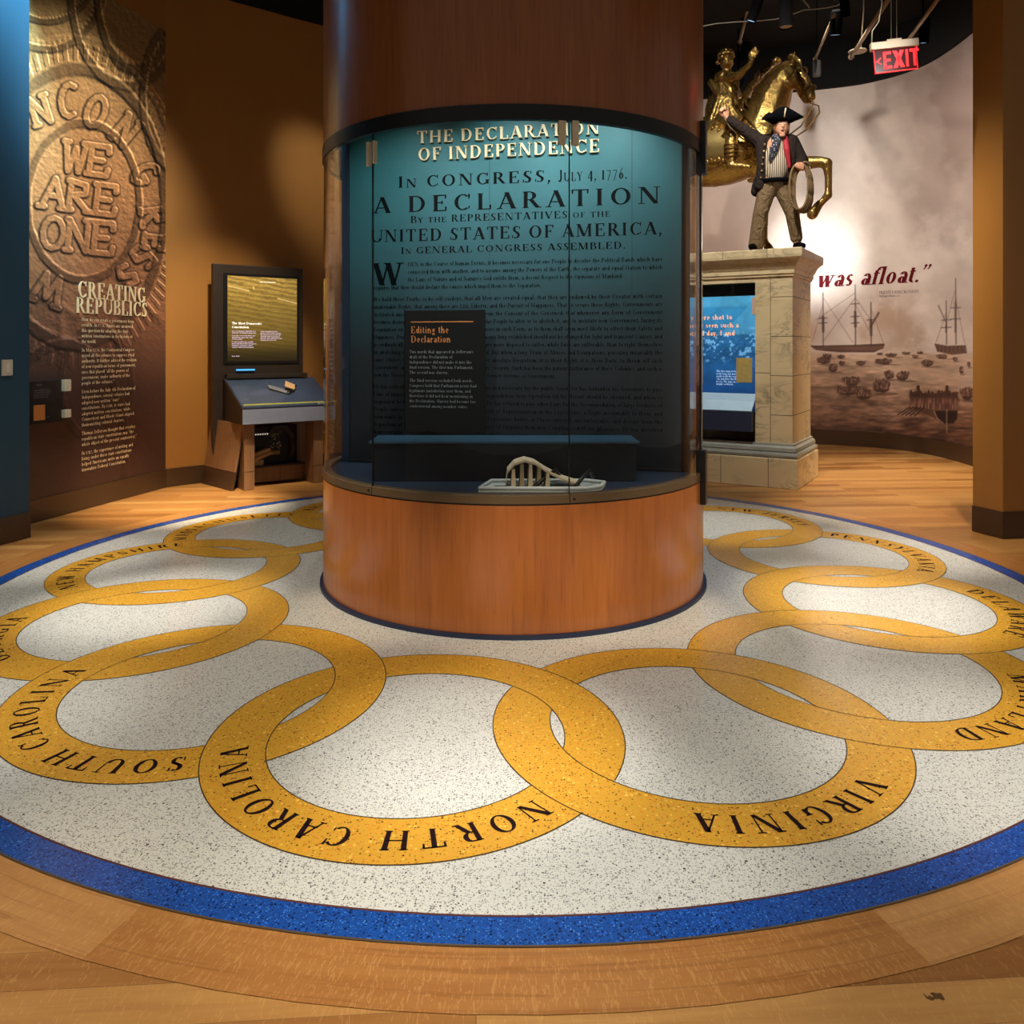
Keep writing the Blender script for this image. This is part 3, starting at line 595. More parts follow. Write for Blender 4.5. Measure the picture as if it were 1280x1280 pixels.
# --- label board, plinth and exhibit in front of it
lx0, lz1 = pan(512, 389); lx1, lz0 = pan(611, 512)
lb = thing('label_board', 'small black label board headed in orange script leaning before the teal panel', 'label', pa.location+PN*.12+Vector((0, 0, .0)), pa.rotation_euler.z)
boxo('board', (lx0, 0, .24), (lx1, .02, lz1), plain('label_black', (8, 9, 10), .6, spec=.2), lb); boxo('prop', (lx0+.1, .02, 0), (lx1-.1, .08, .9), M['black'], lb)
M['orange'] = plain('orange_print', (206, 130, 66), .5); M['grey_print'] = plain('grey_print', (128, 132, 134), .6)
lw_ = lx1-lx0; lf = lambda x, y: (x, -.002, y)
letters('rule_line', [[(lx0+.05, lz1-.085), (lx1-.08, lz1-.085), (lx1-.08, lz1-.078), (lx0+.05, lz1-.078)]], lf, M['orange'], lb)
letters('title_lettering', setline('Editing the', lx0+.05, lz1-.16, .048, xs=.9)+setline('Declaration', lx0+.05, lz1-.225, .048, xs=.9), lf, M['orange'], lb)
letters('body_lettering', paragraph("Two words that appeared in Jefferson's draft of the Declaration of Independence did not make it into the final version. The first was Parliament. The second was slavery.\nThe final version excluded both words. Congress held that Parliament never had legitimate jurisdiction over them, and therefore it did not bear mentioning in the Declaration. Slavery had become too controversial among member states.", lx0+.04, lz1-.30, .021, lw_-.1, .036), lf, M['grey_print'], lb)
bn = thing('plinth', 'long low dark blue plinth standing on the case floor before the teal panel', 'plinth', (0, 0, .763))
boxo('body', (-.86, 5.0, 0), (.78, 5.33, .235), plain('plinth_navy', (12, 22, 34), .5), bn); boxo('top_slab', (-.88, 4.98, .235), (.80, 5.34, .25), plain('slate_blue', (44, 78, 98), .35), bn)
ex = thing('document_tray', 'pale grey tray with dark bed lying behind the front glass', 'tray', (.17, 4.76, .763), .02)
bm = bmesh.new(); poly = [(-.36, -.13, 0), (.26, -.15, 0), (.36, -.07, 0), (.40, .06, 0), (.3, .14, 0), (-.29, .14, 0)]
prism('base', poly, (0, 0, .012), plain('pale_grey', (176, 182, 178), .4), ex)
rim = plain('pale_grey_rim', (196, 200, 194), .4)
tube('raised_rim', [(x*.985, y*.97, .022) for x, y, z in poly], .012, rim, ex, closed=True)
prism('dark_bed', [(-.30, -.10, .012), (.22, -.11, .012), (.24, -.02, .012), (-.26, -.02, .012)], (0, 0, .008), M['black'], ex)
bk = thing('open_document', 'arched cream document fold propped on the grey tray', 'document', (.17, 4.76, .783), .02)
pm = NT('old_paper'); pm.n_ = pm.noise(pm.obj(), 8., 4).outputs[0]; M['paper'] = pm.set(Base_Color=pm.mix(pm.n_, lin((232, 214, 180)), lin((206, 184, 144))), Roughness=.8)
arch = [(-.20, 0), (-.19, .09), (-.15, .135), (-.09, .155), (-.03, .14), (.03, .10), (.12, .05), (.24, .01)]
v = []; f = []
for yy in (-.07, .11):
    for x, z in arch: v.append((x, yy, z))
for yy in (-.07, .11):
    for x, z in arch: v.append((x, yy, max(z-.012, -.002)))
na = len(arch)
for i in range(na-1): f += [[i, i+1, na+i+1, na+i], [2*na+i, 3*na+i, 3*na+i+1, 2*na+i+1], [i, 2*na+i, 2*na+i+1, i+1], [na+i, na+i+1, 3*na+i+1, 3*na+i]]
f += [[0, na, 3*na, 2*na], [na-1, 3*na-1, 4*na-1, 2*na-1]]
mesh('sheet', v, f, M['paper'], bk)
for k, (xa_, za) in enumerate(((-.17, .10), (-.12, .13), (-.07, .13), (-.02, .12), (.03, .08))):
    prism('page_leaf', [(xa_, -.07, -.005), (xa_+.028, -.075, -.005), (xa_+.024, -.07, za), (xa_+.006, -.066, za)], (0, .15, 0), M['paper'] if k % 2 == 0 else plain('tan_leaf', (168, 150, 112), .8), bk)
for k, (xs_, xe) in enumerate(((-.04, .10), (.20, .30))):
    tube('holding_strap', [(xs_, -.11, .004), ((xs_+xe)/2, -.05, .05), (xe, .02, .085), (xe+.03, .08, .03)], .012, M['black'], bk, 8)
# ================================================================== PRINTED WALL PICTURES
def hit(path, u):                                      # plan point of a wall path seen in photo column u
    k = (u-CX)/F; best = None
    for (ax, ay), (bx, by) in zip(path[:-1], path[1:]):
        den = (bx-ax)-k*(by-ay)
        if abs(den) < 1e-9: continue
        t = (k*ay-ax)/den
        if -.001 <= t <= 1.001:
            y = ay+t*(by-ay)
            if y > 0 and (best is None or y < best[1]): best = (ax+t*(bx-ax), y)
    return best
# --- coin photograph
mu = thing('coin_mural', 'tall brown printed mural of a worn coin lettered WE ARE ONE beside the blue wall', 'mural', MA, math.atan2(MB.y-MA.y, MB.x-MA.x))
ML = (MB-MA).length; md = (MB-MA).normalized()
R_, C_ = 860, 246
ss = np.linspace(-.25, ML-.004, C_)[None, :]+np.zeros((R_, 1)); zz = np.linspace(.207, 5.2, R_)[:, None]+np.zeros((1, C_))
X, Y = MA.x+md.x*ss, MA.y+md.y*ss; U = CX+F*X/Y; Vv = CY+F*(EYE-zz)/Y
def strokes(word, cx, cy, h, w_, rot=0., gapf=.25):
    L = dict(W=[(-.1, 1, .15, 1), (.85, 1, 1.1, 1), (0, 1, .25, 0), (.25, 0, .5, .8), (.5, .8, .75, 0), (.75, 0, 1, 1)], E=[(-.12, 0, 0, 0), (-.12, 1, 0, 1), (.85, 0, .9, .2), (.82, 1, .85, .8), (0, 0, 0, 1), (0, 1, .8, 1), (0, .5, .6, .5), (0, 0, .8, 0)], A=[(-.15, 0, .15, 0), (.85, 0, 1.15, 0), (0, 0, .5, 1), (.5, 1, 1, 0), (.2, .4, .8, .4)], R=[(-.12, 0, .15, 0), (-.12, 1, 0, 1), (.8, 0, 1.05, 0), (0, 0, 0, 1), (0, 1, .7, .9), (.7, .9, .7, .6), (.7, .6, 0, .5), (.2, .5, .9, 0)],
        O=[(.5+.5*math.cos(a*PI/6), .5+.5*math.sin(a*PI/6), .5+.5*math.cos((a+1)*PI/6), .5+.5*math.sin((a+1)*PI/6)) for a in range(12)], N=[(-.12, 0, .15, 0), (-.12, 1, 0, 1), (.75, 1, 1.05, 1), (0, 0, 0, 1), (0, 1, .9, 0), (.9, 0, .9, 1)], C=[(.5+.5*math.cos(a*PI/6), .5+.5*math.sin(a*PI/6), .5+.5*math.cos((a+1)*PI/6), .5+.5*math.sin((a+1)*PI/6)) for a in range(2, 10)],
        G=[(.5+.5*math.cos(a*PI/6), .5+.5*math.sin(a*PI/6), .5+.5*math.cos((a+1)*PI/6), .5+.5*math.sin((a+1)*PI/6)) for a in range(2, 11)]+[(1, .4, .6, .4)], S=[(.9, .9, .3, 1), (.3, 1, .1, .7), (.1, .7, .9, .35), (.9, .35, .6, 0), (.6, 0, .1, .1)], X=[(0, 0, .9, 1), (0, 1, .9, 0)])
    d = np.full(U.shape, 1e9); tw = len(word)*w_+(len(word)-1)*gapf*w_; x = -tw/2; c, s = math.cos(rot), math.sin(rot)
    for ch in word:
        for a in L.get(ch, []):
            q = [(x+a[i]*w_, (.5-a[i+1])*h) for i in (0, 2)]; q = [(cx+px*c-py*s, cy+px*s+py*c) for px, py in q]
            d = np.minimum(d, segd(U, Vv, *q[0], *q[1]))
        x += w_*(1+gapf)
    return d
wob = (fbm(U/14, Vv/14, 3)-.5)*5
def ell(cx, cy, rx, ry, th): 
    r = np.hypot((U-cx)/rx, (Vv-cy)/ry); dd = (r-1)*min(rx, ry)+wob*.5; return sstep(th*1.25, th*.55, np.abs(dd)), r
H = fbm(U/30, Vv/30, 5, 5)*5+fbm(U/4, Vv/4, 9, 3)*3.4
DKm = np.zeros(U.shape)
e1, r1 = ell(104, 252, 70, 98, 4.5); H += 5*e1
e2, r2 = ell(94, 258, 112, 172, 6); H += 6.5*e2; DKm = np.maximum(DKm, np.maximum(.75*e2, .7*e1))
an = np.arctan2(Vv-258, U-94)
H += 3.5*(np.sin(an*95) > 0)*sstep(1.05, 1.08, r2)*(1-sstep(1.17, 1.2, r2))
e3, r3 = ell(88, 255, 138, 205, 5); H += 3*e3*(Vv < 250)
for cx, cy, rx, ry in ((170, -5, 48, 92), (160, -10, 72, 118), (60, -25, 55, 52), (58, -22, 72, 84), (222, 120, 44, 90), (80, 560, 78, 130), (120, 480, 44, 70)):
    e, r = ell(cx, cy, rx, ry, 4.5); H += 5.5*e; DKm = np.maximum(DKm, .7*e)
    H += 1.6*(np.sin(np.arctan2(Vv-cy, U-cx)*70) > 0)*sstep(.86, .9, r)*(1-sstep(.94, .98, r))*(Vv < 120)
H += 4.5*np.exp(-(segd(U, Vv, 20, 352, 96, 395)/6)**2)+4*np.exp(-(segd(U, Vv, 75, 392, 78, 440)/5)**2)+4*np.exp(-(segd(U, Vv, 150, 345, 200, 400)/5)**2)
for wd, cx, cy, h, w_, rt in (('WE', 109, 199, 36, 26, .14), ('ARE', 100, 246, 36, 27, .13), ('ONE', 98, 295, 38, 26, .10), ('C', 86, 126, 40, 22, .02), ('O', 119, 140, 38, 22, .35), ('N', 157, 164, 36, 20, .7), ('G', 181, 218, 32, 18, 1.1), ('R', 192, 272, 32, 18, 1.45), ('E', 192, 305, 26, 16, 1.7), ('S', 178, 322, 30, 18, 2.1), ('N', 50, 138, 34, 20, -.3), ('W', 60, 362, 36, 34, 3.5), ('S', 158, 345, 26, 18, 2.4)):
    d = strokes(wd, cx, cy, h, w_, rt); m_ = sstep(5.3, 2.8, d); H += 5.5*m_; DKm = np.maximum(DKm, sstep(7.5, 4.8, d)*(1-sstep(4.4, 2.6, d)))
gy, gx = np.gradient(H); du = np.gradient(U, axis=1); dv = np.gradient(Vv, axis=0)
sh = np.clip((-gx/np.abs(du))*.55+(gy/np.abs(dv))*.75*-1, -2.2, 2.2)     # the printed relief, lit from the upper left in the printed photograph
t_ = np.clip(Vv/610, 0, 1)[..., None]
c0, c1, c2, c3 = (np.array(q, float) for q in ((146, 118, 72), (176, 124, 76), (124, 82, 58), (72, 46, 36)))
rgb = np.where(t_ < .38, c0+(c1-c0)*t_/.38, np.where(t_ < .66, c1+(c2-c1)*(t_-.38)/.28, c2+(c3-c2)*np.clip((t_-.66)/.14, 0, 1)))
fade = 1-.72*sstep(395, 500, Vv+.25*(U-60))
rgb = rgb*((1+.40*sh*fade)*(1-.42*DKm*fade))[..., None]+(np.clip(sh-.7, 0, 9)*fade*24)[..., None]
Wn = Vector((md.y, -md.x, 0)); pos = np.stack([ss, np.full(ss.shape, -.004), zz], -1)
M['print'] = painted('printed_sheet', .5)
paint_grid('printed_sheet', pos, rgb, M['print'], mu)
def mur(u, v):
    k = (u-CX)/F; s = (k*MA.y-MA.x)/(md.x-k*md.y); return s, zat(v, MA.y+s*md.y)
def mline(tx, a, b, cap, **kw):
    (x0, z0), (x1, z1) = mur(*a), mur(*b); d = MA.y+(x0+x1)/2*md.y; return fitline(tx, x0, z0, cap*d/F, x1, track=.06, **kw)
mfn = lambda x, y: (x, -.006, y)
letters('title_lettering', mline('CREATING', (96, 371.5), (181, 378), 19.5, n=12)+mline('REPUBLICS', (93.5, 391), (183, 396.5), 18.5, n=12), mfn, M['cream'], mu, (0, -.008, 0))
BODY = """How do you create a government from scratch? In 1776, Americans answered this question by adopting the first written constitutions in the history of the world.
In May 1776, the Continental Congress urged all the colonies to suppress royal authority. It further advised the creation of new republican forms of government, ones that placed "all the powers of government, under authority of the people of the colonies."
Even before the July 4th Declaration of Independence, several colonies had adopted new written "state" constitutions. By 1780, 11 states had adopted written constitutions, while Connecticut and Rhode Island adapted their existing colonial charters.
Thomas Jefferson thought that creating republican state constitutions was "the whole object of the present controversy."
In 1787, the experience of writing and living under these state constitutions helped Americans write an equally innovative Federal Constitution."""
x0, z0 = mur(101.5, 401); x1, _ = mur(168, 401)
letters('body_lettering', paragraph(BODY, x0, z0, .035, x1-x0+.03, .0545, xs=1.0, n=4)+setline('Mural detail', x0, z0-1.04, .02, n=3), mfn, M['cream'], mu)
# --- harbour picture
hm = thing('harbour_mural', 'pale brown printed mural of warships and rowing boats on the curved wall behind the pedestal', 'mural')
us = np.linspace(872, 1226, 330); pts = np.array([hit(CW, u) for u in us])
tan_ = np.gradient(pts, axis=0); tan_ /= np.linalg.norm(tan_, axis=1)[:, None]; nor = np.stack([-tan_[:, 1], tan_[:, 0]], 1)
sg = np.sign(-(nor*pts).sum(1)); nor *= sg[:, None]; pts2 = pts+nor*.006
zs = np.linspace(.237, 5.825, 500)
pos = np.zeros((500, 330, 3)); pos[..., 0] = pts2[:, 0]; pos[..., 1] = pts2[:, 1]; pos[..., 2] = zs[:, None]
U = CX+F*pos[..., 0]/pos[..., 1]; Vv = CY+F*(EYE-pos[..., 2])/pos[..., 1]
n1 = fbm(U/60, Vv/60, 1, 5); n2 = fbm(U/16, Vv/16, 4, 4); n3 = fbm(U/5, Vv/5, 8, 3)
rgb = np.zeros(U.shape+(3,))+np.array([222, 202, 186.])
rgb += ((n1-.5)*46+(n2-.5)*18)[..., None]
rgb = blend(rgb, .55*sstep(1000, 900, U)*sstep(120, 240, Vv), (190, 150, 126))
wp = U+(n1-.5)*90+(n2-.5)*40; wq = Vv+(n2-.5)*60
rgb = blend(rgb, .62*sstep(1085, 1135, wp+(150-wq)*.15)*sstep(30, 110, wq+.4*(wp-1120))*sstep(330, 250, wq), (150, 124, 112))
rgb = blend(rgb, .5*sstep(1140, 1165, wp)*sstep(60, 110, wq)*sstep(250, 180, wq), (134, 106, 94))
rgb = blend(rgb, .22*np.exp(-((wq-135)/14)**2)*sstep(990, 1030, wp)*sstep(1170, 1110, wp), (186, 160, 140))
rgb = blend(rgb, .5*np.exp(-((wp-1130)/28)**2)*sstep(350, 390, wq)*sstep(450, 420, wq), (168, 128, 100))
rgb = blend(rgb, .4*np.exp(-((wp-1128)/22)**2)*sstep(370, 395, wq), (190, 152, 124))
ws = fbm(U/26, Vv/5, 12, 4); ws2 = fbm(U/11, Vv/2.6, 15, 3)
wt = np.clip((Vv-440)/130, 0, 1)[..., None]
wc = np.array([206, 172, 142.])*(1-wt)**1.4+np.array([118, 80, 60.])*(1-(1-wt)**1.4); wc = np.where(wt > .6, wc+(np.array([84, 54, 42.])-wc)*(wt-.6)/.4, wc)
wc = wc*(1+((ws-.5)*.9+(ws2-.5)*.7)[..., None]*(.35+.9*wt)); sea = sstep(438, 446, Vv); rgb = rgb*(1-sea[..., None])+wc*sea[..., None]
rgb = blend(rgb, .5*sea*sstep(1185, 1215, U)*sstep(520, 470, Vv), (226, 206, 190)); rgb = blend(rgb, .5*sea*np.exp(-((Vv-470)/16)**2)*sstep(1080, 1130, U), (216, 186, 158))
def line(a, b, th, c, o=.85):
    global rgb
    rgb = blend(rgb, o*sstep(th+.7, max(th-.5, 0), segd(U, Vv, *a, *b)), c)
def area_(pl, c, o=.9, soft=1.2):
    global rgb
    ins = np.zeros(U.shape, bool); dm = np.full(U.shape, 1e9); n = len(pl)
    for i in range(n):
        (ax, ay), (bx, by) = pl[i], pl[(i+1) % n]; dm = np.minimum(dm, segd(U, Vv, ax, ay, bx, by))
        if ay != by: ins ^= ((ay > Vv) != (by > Vv)) & (U < (bx-ax)*(Vv-ay)/(by-ay)+ax)
    rgb = blend(rgb, o*np.where(ins, 1, sstep(soft, 0, dm)), c)
DK, MD_ = (70, 44, 34), (112, 78, 60)
area_([(1013, 432), (1030, 434), (1105, 430), (1104, 435), (1092, 440), (1050, 440), (1020, 437)], (104, 70, 54)); line((1016, 433), (1105, 431), .7, DK); line((1030, 438), (1095, 439), .6, DK, .6)
for x, y0, y1, yd in ((1028.7, 366, 434, (398, 404)), (1069, 356, 432, (380, 396, 404)), (1088.6, 378, 431, (400,))):
    line((x, y0), (x+.4, y1), .55, DK, .8); line((x, (y0+y1)/2-4), (x+.3, (y0+y1)/2+14), 1.7, DK, .6)
    for q in yd: line((x-5, q), (x+5, q-.6), .5, DK, .7)
line((1088, 409), (1098.5, 391), .9, DK, .8)
for a, b in (((1069, 372), (1030, 426)), ((1069, 366), (1020, 400)), ((1069, 380), (1090, 420)), ((1029, 380), (1015, 428)), ((1029, 372), (1066, 428)), ((1088, 384), (1104, 428)), ((1069, 372), (1087, 398))): line(a, b, .3, MD_, .4)
area_([(1168.5, 430), (1185, 433), (1207, 432), (1208, 441), (1190, 443), (1172, 439)], (104, 72, 58))
for k in range(7): line((1172+5*k, 433), (1172+5*k, 439), .8, DK, .5)
for x, y0 in ((1182.7, 376), (1194.4, 348)):
    line((x, y0), (x+.6, 430), .55, DK, .75)
    for q in (.45, .62): line((x-6, y0+(430-y0)*q), (x+6, y0+(430-y0)*q-.5), .5, DK, .7)
    line((x, y0+30), (x, 415), 1.2, DK, .5)
line((1173, 382), (1183, 404), .7, DK, .6)
for a, b in (((1183, 390), (1170, 428)), ((1194, 370), (1206, 430)), ((1194, 362), (1184, 400))): line(a, b, .3, MD_, .4)
for i, (cx, cy, w_, h) in enumerate(((95, 640, 90, 50), (155, 690, 60, 50), (325, 658, 70, 35), (465, 648, 110, 40), (735, 658, 85, 45), (515, 610, 70, 25), (605, 598, 50, 18), (690, 595, 40, 15), (660, 618, 40, 22), (500, 730, 65, 60), (585, 735, 80, 65), (450, 800, 110, 90), (265, 770, 115, 70), (240, 825, 145, 76), (340, 845, 100, 90), (825, 618, 80, 30), (905, 632, 34, 30), (945, 700, 26, 50), (990, 665, 22, 40), (210, 660, 40, 30), (200, 620, 50, 22), (440, 602, 40, 14), (985, 845, 100, 85), (120, 615, 60, 30))):
    cx, cy, w_, h = 1010+cx/4.923, 320+cy/4.923, w_/4.923, h/4.923
    q = np.abs((U-cx)/(w_/2)); top = .72+.42*vnoise(U/1.7+i*9, U*0+i, 3)-.25*q
    e = np.where(Vv < cy, np.maximum(q, np.abs((Vv-cy)/(h/2))/top), (q**2.2+np.abs((Vv-cy)/(h/2))**2.2)**.45)+(n3-.5)*.45
    m = sstep(1.05, .8, e); tex = vnoise(U*1.05+i*7, Vv*.35, 6)*1.25
    rgb = blend(rgb, .9*m, (70, 46, 38)); rgb = blend(rgb, .55*m*tex**2*(Vv < cy+h*.22), (206, 156, 126)); rgb = blend(rgb, .5*sstep(1.1, .6, np.hypot((U-cx-w_*.3)/(w_*.8), (Vv-cy-h*.55)/(h*.12))), (84, 56, 44))
bx, by = lambda x: 1010+x/4.923, lambda y: 320+y/4.923
e = np.abs((U-bx(775))/(150/4.923))+(n3-.5)*.2; m = sstep(1.05, .95, e)*sstep(by(828), by(842), Vv-2.4+5*vnoise(U/1.6, U*0, 41))*sstep(by(955), by(940), Vv)
rgb = blend(rgb, .9*m, (84, 54, 44)); rgb = blend(rgb, .6*m*vnoise(U*.9, Vv*.12, 31)**1.5*1.3*sstep(by(860), by(900), Vv), (206, 150, 122)); rgb = blend(rgb, .4*m*vnoise(U*.9, Vv*.3, 37)*(Vv < by(870)), (40, 26, 24))
for x in (678, 855): 
    rgb = blend(rgb, .9*sstep(1.1, .8, np.hypot((U-bx(x))/2.2, (Vv-by(806))/2.4)), DK); line((bx(x), by(815)), (bx(x), by(850)), 1.9, DK)
area_([(bx(640), by(930)), (bx(780), by(950)), (bx(920), by(950)), (bx(918), by(1000)), (bx(895), by(1030)), (bx(830), by(1030)), (bx(790), by(1000)), (bx(700), by(960))], (96, 66, 50))
area_([(bx(778), by(957)), (bx(915), by(957)), (bx(912), by(1000)), (bx(890), by(1026)), (bx(825), by(1026)), (bx(790), by(996))], (44, 30, 27)); line((bx(853), by(945)), (bx(853), by(1085)), .5, (196, 160, 134), .7)
line((bx(776), by(956)), (bx(795), by(1000)), .6, (206, 170, 140), .7); line((bx(795), by(1000)), (bx(830), by(1028)), .6, (206, 170, 140), .7)
for k in range(5): line((bx(715-22*k), by(930)), (bx(655-26*k), by(985-2*k)), .6, (40, 26, 22), .8)
rgb = blend(rgb, .35*sstep(bx(14), bx(60), U*0+bx(60))*np.exp(-((U-1014)/9)**2-((Vv-415)/11)**2), (196, 120, 84))
paint_grid('printed_sheet', pos, rgb, M['print'], hm)
CWo = [tuple(p) for p in pts+nor*.009]
def cwline(tx, a, b, cap, slant=0., **kw):
    (u0, v0), (u1, v1) = a, b; Lx = width(tx, 0, kw.get('small', False)); out = []
    tr = kw.pop('tr', .06); L = width(tx, tr, kw.get('small', False))
    for q in setline(tx, 0, 0, 1, track=tr, slant=slant, **kw):
        out.append([(u0+(x/L)*(u1-u0), v0+(x/L)*(v1-v0)-y*cap) for x, y in q])
    return out
def cwf(u, v):
    p = hit(CWo, u); return (p[0], p[1], zat(v, p[1]))
M['crimson'] = plain('dark_red_print', (98, 16, 24), .7, spec=.1); M['brown_print'] = plain('brown_print', (96, 66, 56), .6)
letters('quotation_lettering', cwline('was afloat."', (1020, 359.5), (1160, 352), 22, slant=.26, n=12, tr=.01), cwf, M['crimson'], hm)
letters('credit_lettering', cwline('PRIVATE DANIEL McCURTIN', (1099, 367.5), (1148, 366), 3.6, n=4)+cwline('Maryland riflemen, 1776', (1099, 371.5), (1125, 370.6), 2.8, n=3), cwf, M['brown_print'], hm)

# ================================================================== LEFT WALL FITTINGS
lc = thing('wall_label_case', 'black wall label under clear acrylic with silver clips beside the blue wall', 'label case', MA, math.atan2(MB.y-MA.y, MB.x-MA.x))
sa, za = mur(37, 474); sb, zb = mur(81, 524); sm, _ = mur(73, 474)
boxo('backing', (-.1, -.05, .90), (sm, -.008, 1.29), M['black'], lc); boxo('acrylic_cover', (-.1, -.082, .885), (sb, -.056, 1.305), M['glass'], lc)
for z in (.93, 1.18): boxo('silver_clip', (sm-.02, -.09, z), (sm+.06, -.05, z+(.075 if z < 1 else .11)), M['clip'], lc)
M['amber'] = plain('amber_print', (204, 132, 64), .6)
boxo('amber_picture', (.0, -.054, .93), (.13, -.050, 1.07), M['amber'], lc)
letters('lettering', setline('Liberty', .03, 1.245, .016, n=4)+paragraph('Coins and paper money of the new states carried mottoes of union and of liberty for all to read.', .0, 1.20, .014, .2, .022)+setline('Coin', .15, .95, .012, n=3), lambda x, y: (x, -.0515, y), M['grey_print'], lc)
bd_ = Vector((-4.05+5.35, 6.76-2.2, 0)).normalized(); 
sw = thing('wall_switch', 'small white switch plate on the blue wall', 'switch', (-4.05-bd_.x*.22, 6.76-bd_.y*.22, 1.43), math.atan2(bd_.y, bd_.x))
boxo('plate', (-.05, -.012, -.065), (.05, 0, .065), plain('white_plastic', (214, 208, 190), .4), sw, .004); boxo('rocker', (-.017, -.018, -.035), (.017, -.011, .035), plain('ivory_rocker', (232, 228, 214), .35), sw, .002)
# --- screen kiosk
KQ = Vector((-2.965, 8.94, 0)); KA = math.atan2(.6, .8)
kk = thing('screen_kiosk', 'dark kiosk with upright screen above a sloping blue reading desk against the tan wall', 'kiosk', KQ, KA)
M['kbrown'] = veneer('kiosk_brown', (164, 124, 84), (116, 84, 56), .45); M['kdark'] = plain('kiosk_dark', (46, 34, 26), .5); M['kblue'] = plain('desk_blue_grey', (58, 72, 98), .28, var=.2)
M['kfront'] = plain('desk_front_metal', (150, 158, 180), .35, .25)
boxo('upright', (-.16, .60, .2), (.93, .68, 2.57), M['kdark'], kk, .01)
boxo('lower_back', (-.05, .55, .02), (1.0, .6, 1.2), M['kbrown'], kk)
boxo('screen_bezel', (-.045, .585, 1.40), (.88, .602, 2.47), M['black'], kk)
R_, C_ = 150, 120
xs = np.linspace(0, .846, C_)[None, :]+np.zeros((R_, 1)); zz = np.linspace(1.43, 2.435, R_)[:, None]+np.zeros((1, C_)); uu = xs/.846; vv = (2.435-zz)/1.0
rgb = np.zeros(xs.shape+(3,)); g = np.clip(1.1-vv, 0, 1)[..., None]; rgb += np.array([58, 46, 14.])*(1-g)+np.array([128, 104, 48.])*g
ln = np.sin((vv*1.0-uu*.11)*115+fbm(uu*9, vv*30, 2)*5); rgb *= (1+.30*ln*(.35+.65*np.clip(.75-vv, 0, 1)/.75)*(fbm(uu*40, vv*60, 4)*1.2))[..., None]
rgb += (np.clip(fbm(uu*46, vv*90+uu*9, 7, 2)-.66, 0, 1)*300*np.clip(.5-vv, 0, 1))[..., None]*np.array([1, .9, .6])
for a, b in (((.72, .25), (1., .30)), ((.0, .12), (.3, .17)), ((.36, .12), (.365, .15))): rgb = blend(rgb, .6*sstep(.012, .004, segd(uu, vv, *a, *b)), (216, 190, 130))
rgb *= (1-.5*sstep(.75, 1, vv))[..., None]
sc = paint_grid('screen', np.stack([xs, np.full(xs.shape, .583), zz], -1), rgb, painted('screen_picture', .3, .8), kk); sc['label'] = 'lit olive brown screen'
M['lilac'] = glow('lit_lilac_text', (206, 188, 214), .9); M['whitelit'] = glow('lit_white_text', (244, 240, 226), 1.)
kf = lambda x, y: (x, .5815, y)
letters('screen_title', setline('The Most Democratic', .05, 1.865, .028, n=4)+setline('Constitution', .05, 1.82, .028, n=4)+setline('MASSACHUSETTS', .38, 2.37, .016, n=3), kf, M['whitelit'], kk)
letters('screen_text', paragraph('In 1776 Pennsylvania adopted the most democratic constitution of all the states.\nIt gave the vote to nearly all free men who paid taxes and set up a single elected assembly.\nIts makers held that laws should be printed and debated before they passed, and that the people had a right to reform or change their government.', .05, 1.78, .013, .30, .021)+paragraph('Critics feared that one house without a check would act in haste. The debate went on for years and shaped the frame of government that other states and then the nation took up in the next decade.', .39, 1.78, .013, .27, .021)+setline('Image details', .05, 1.485, .012, n=3), kf, M['lilac'], kk)
# desk: closed wedge, front 0.17 high
pr = [(0, -.09, .74), (0, -.09, .91), (0, .56, 1.22), (0, .60, 1.22), (0, .60, .74)]
prism('desk_body', [(-.05, y, z) for _, y, z in pr], (1.10, 0, 0), M['kdark'], kk, .004)
sl = math.atan2(.31, .65); nrm = Vector((0, -math.sin(sl), math.cos(sl)))
prism('desk_top', [(-.04, -.085, .912), (1.04, -.085, .912), (1.04, .55, 1.215), (-.04, .55, 1.215)], nrm*.012, M['kblue'], kk)
boxo('front_fascia', (-.05, -.102, .742), (1.05, -.09, .905), M['kfront'], kk, .003)
ge = plain('glass_edge', (206, 212, 92), .25); ge.node_tree.nodes['Principled BSDF'].inputs['Emission Strength'].default_value = 0
gtop = [(-.04, -.095, .955), (1.06, -.095, .955), (1.06, .5, 1.25), (-.04, .5, 1.25)]
prism('cover_glass', gtop, nrm*.01, M['glass'], kk)
prism('cover_edge', [(-.04, -.098, .952), (1.06, -.098, .952), (1.06, -.098, .966), (-.04, -.098, .966)], (0, .006, 0), ge, kk)
boxo('cover_side', (1.055, -.1, .80), (1.063, .1, .96), M['glass'], kk, 0)
boxo('light_strip', (.10, .572, 1.318), (.32, .584, 1.336), glow('blue_light_strip', (60, 150, 220), 1.2), kk, .002)
boxo('shelf_board', (-.03, .5, 1.23), (.95, .6, 1.28), M['kdark'], kk)
for x0, x1 in ((0, .115), (.815, .93)):
    bm = bmesh.new(); box(bm, (x0, 0, .0), (x1, .26, .198)); box(bm, (x0, .004, .198), (x1, .256, .206)); box(bm, (x0, 0, .206), (x1, .26, .742)); bmo('leg', bm, M['kbrown'], kk, bevel=0)
boxo('back_skirt', (.115, .3, .02), (.815, .34, .2), M['kbrown'], kk); boxo('equipment_shelf', (.115, .24, .2), (.815, .56, .22), M['kdark'], kk)
rz = lambda x, y, z: KQ+Vector((x*.8-y*.6, x*.6+y*.8, z))
hold = thing('reading_stand', 'small tan card propped in a clear holder on the sloping kiosk desk', 'card stand', rz(.52, .2, 1.068), KA)
prism('card', [(.02, -.01, .06), (.13, -.03, .02), (.17, .05, .07), (.06, .07, .12)], (-.004, -.008, .012), plain('tan_card', (190, 152, 108), .6), hold)
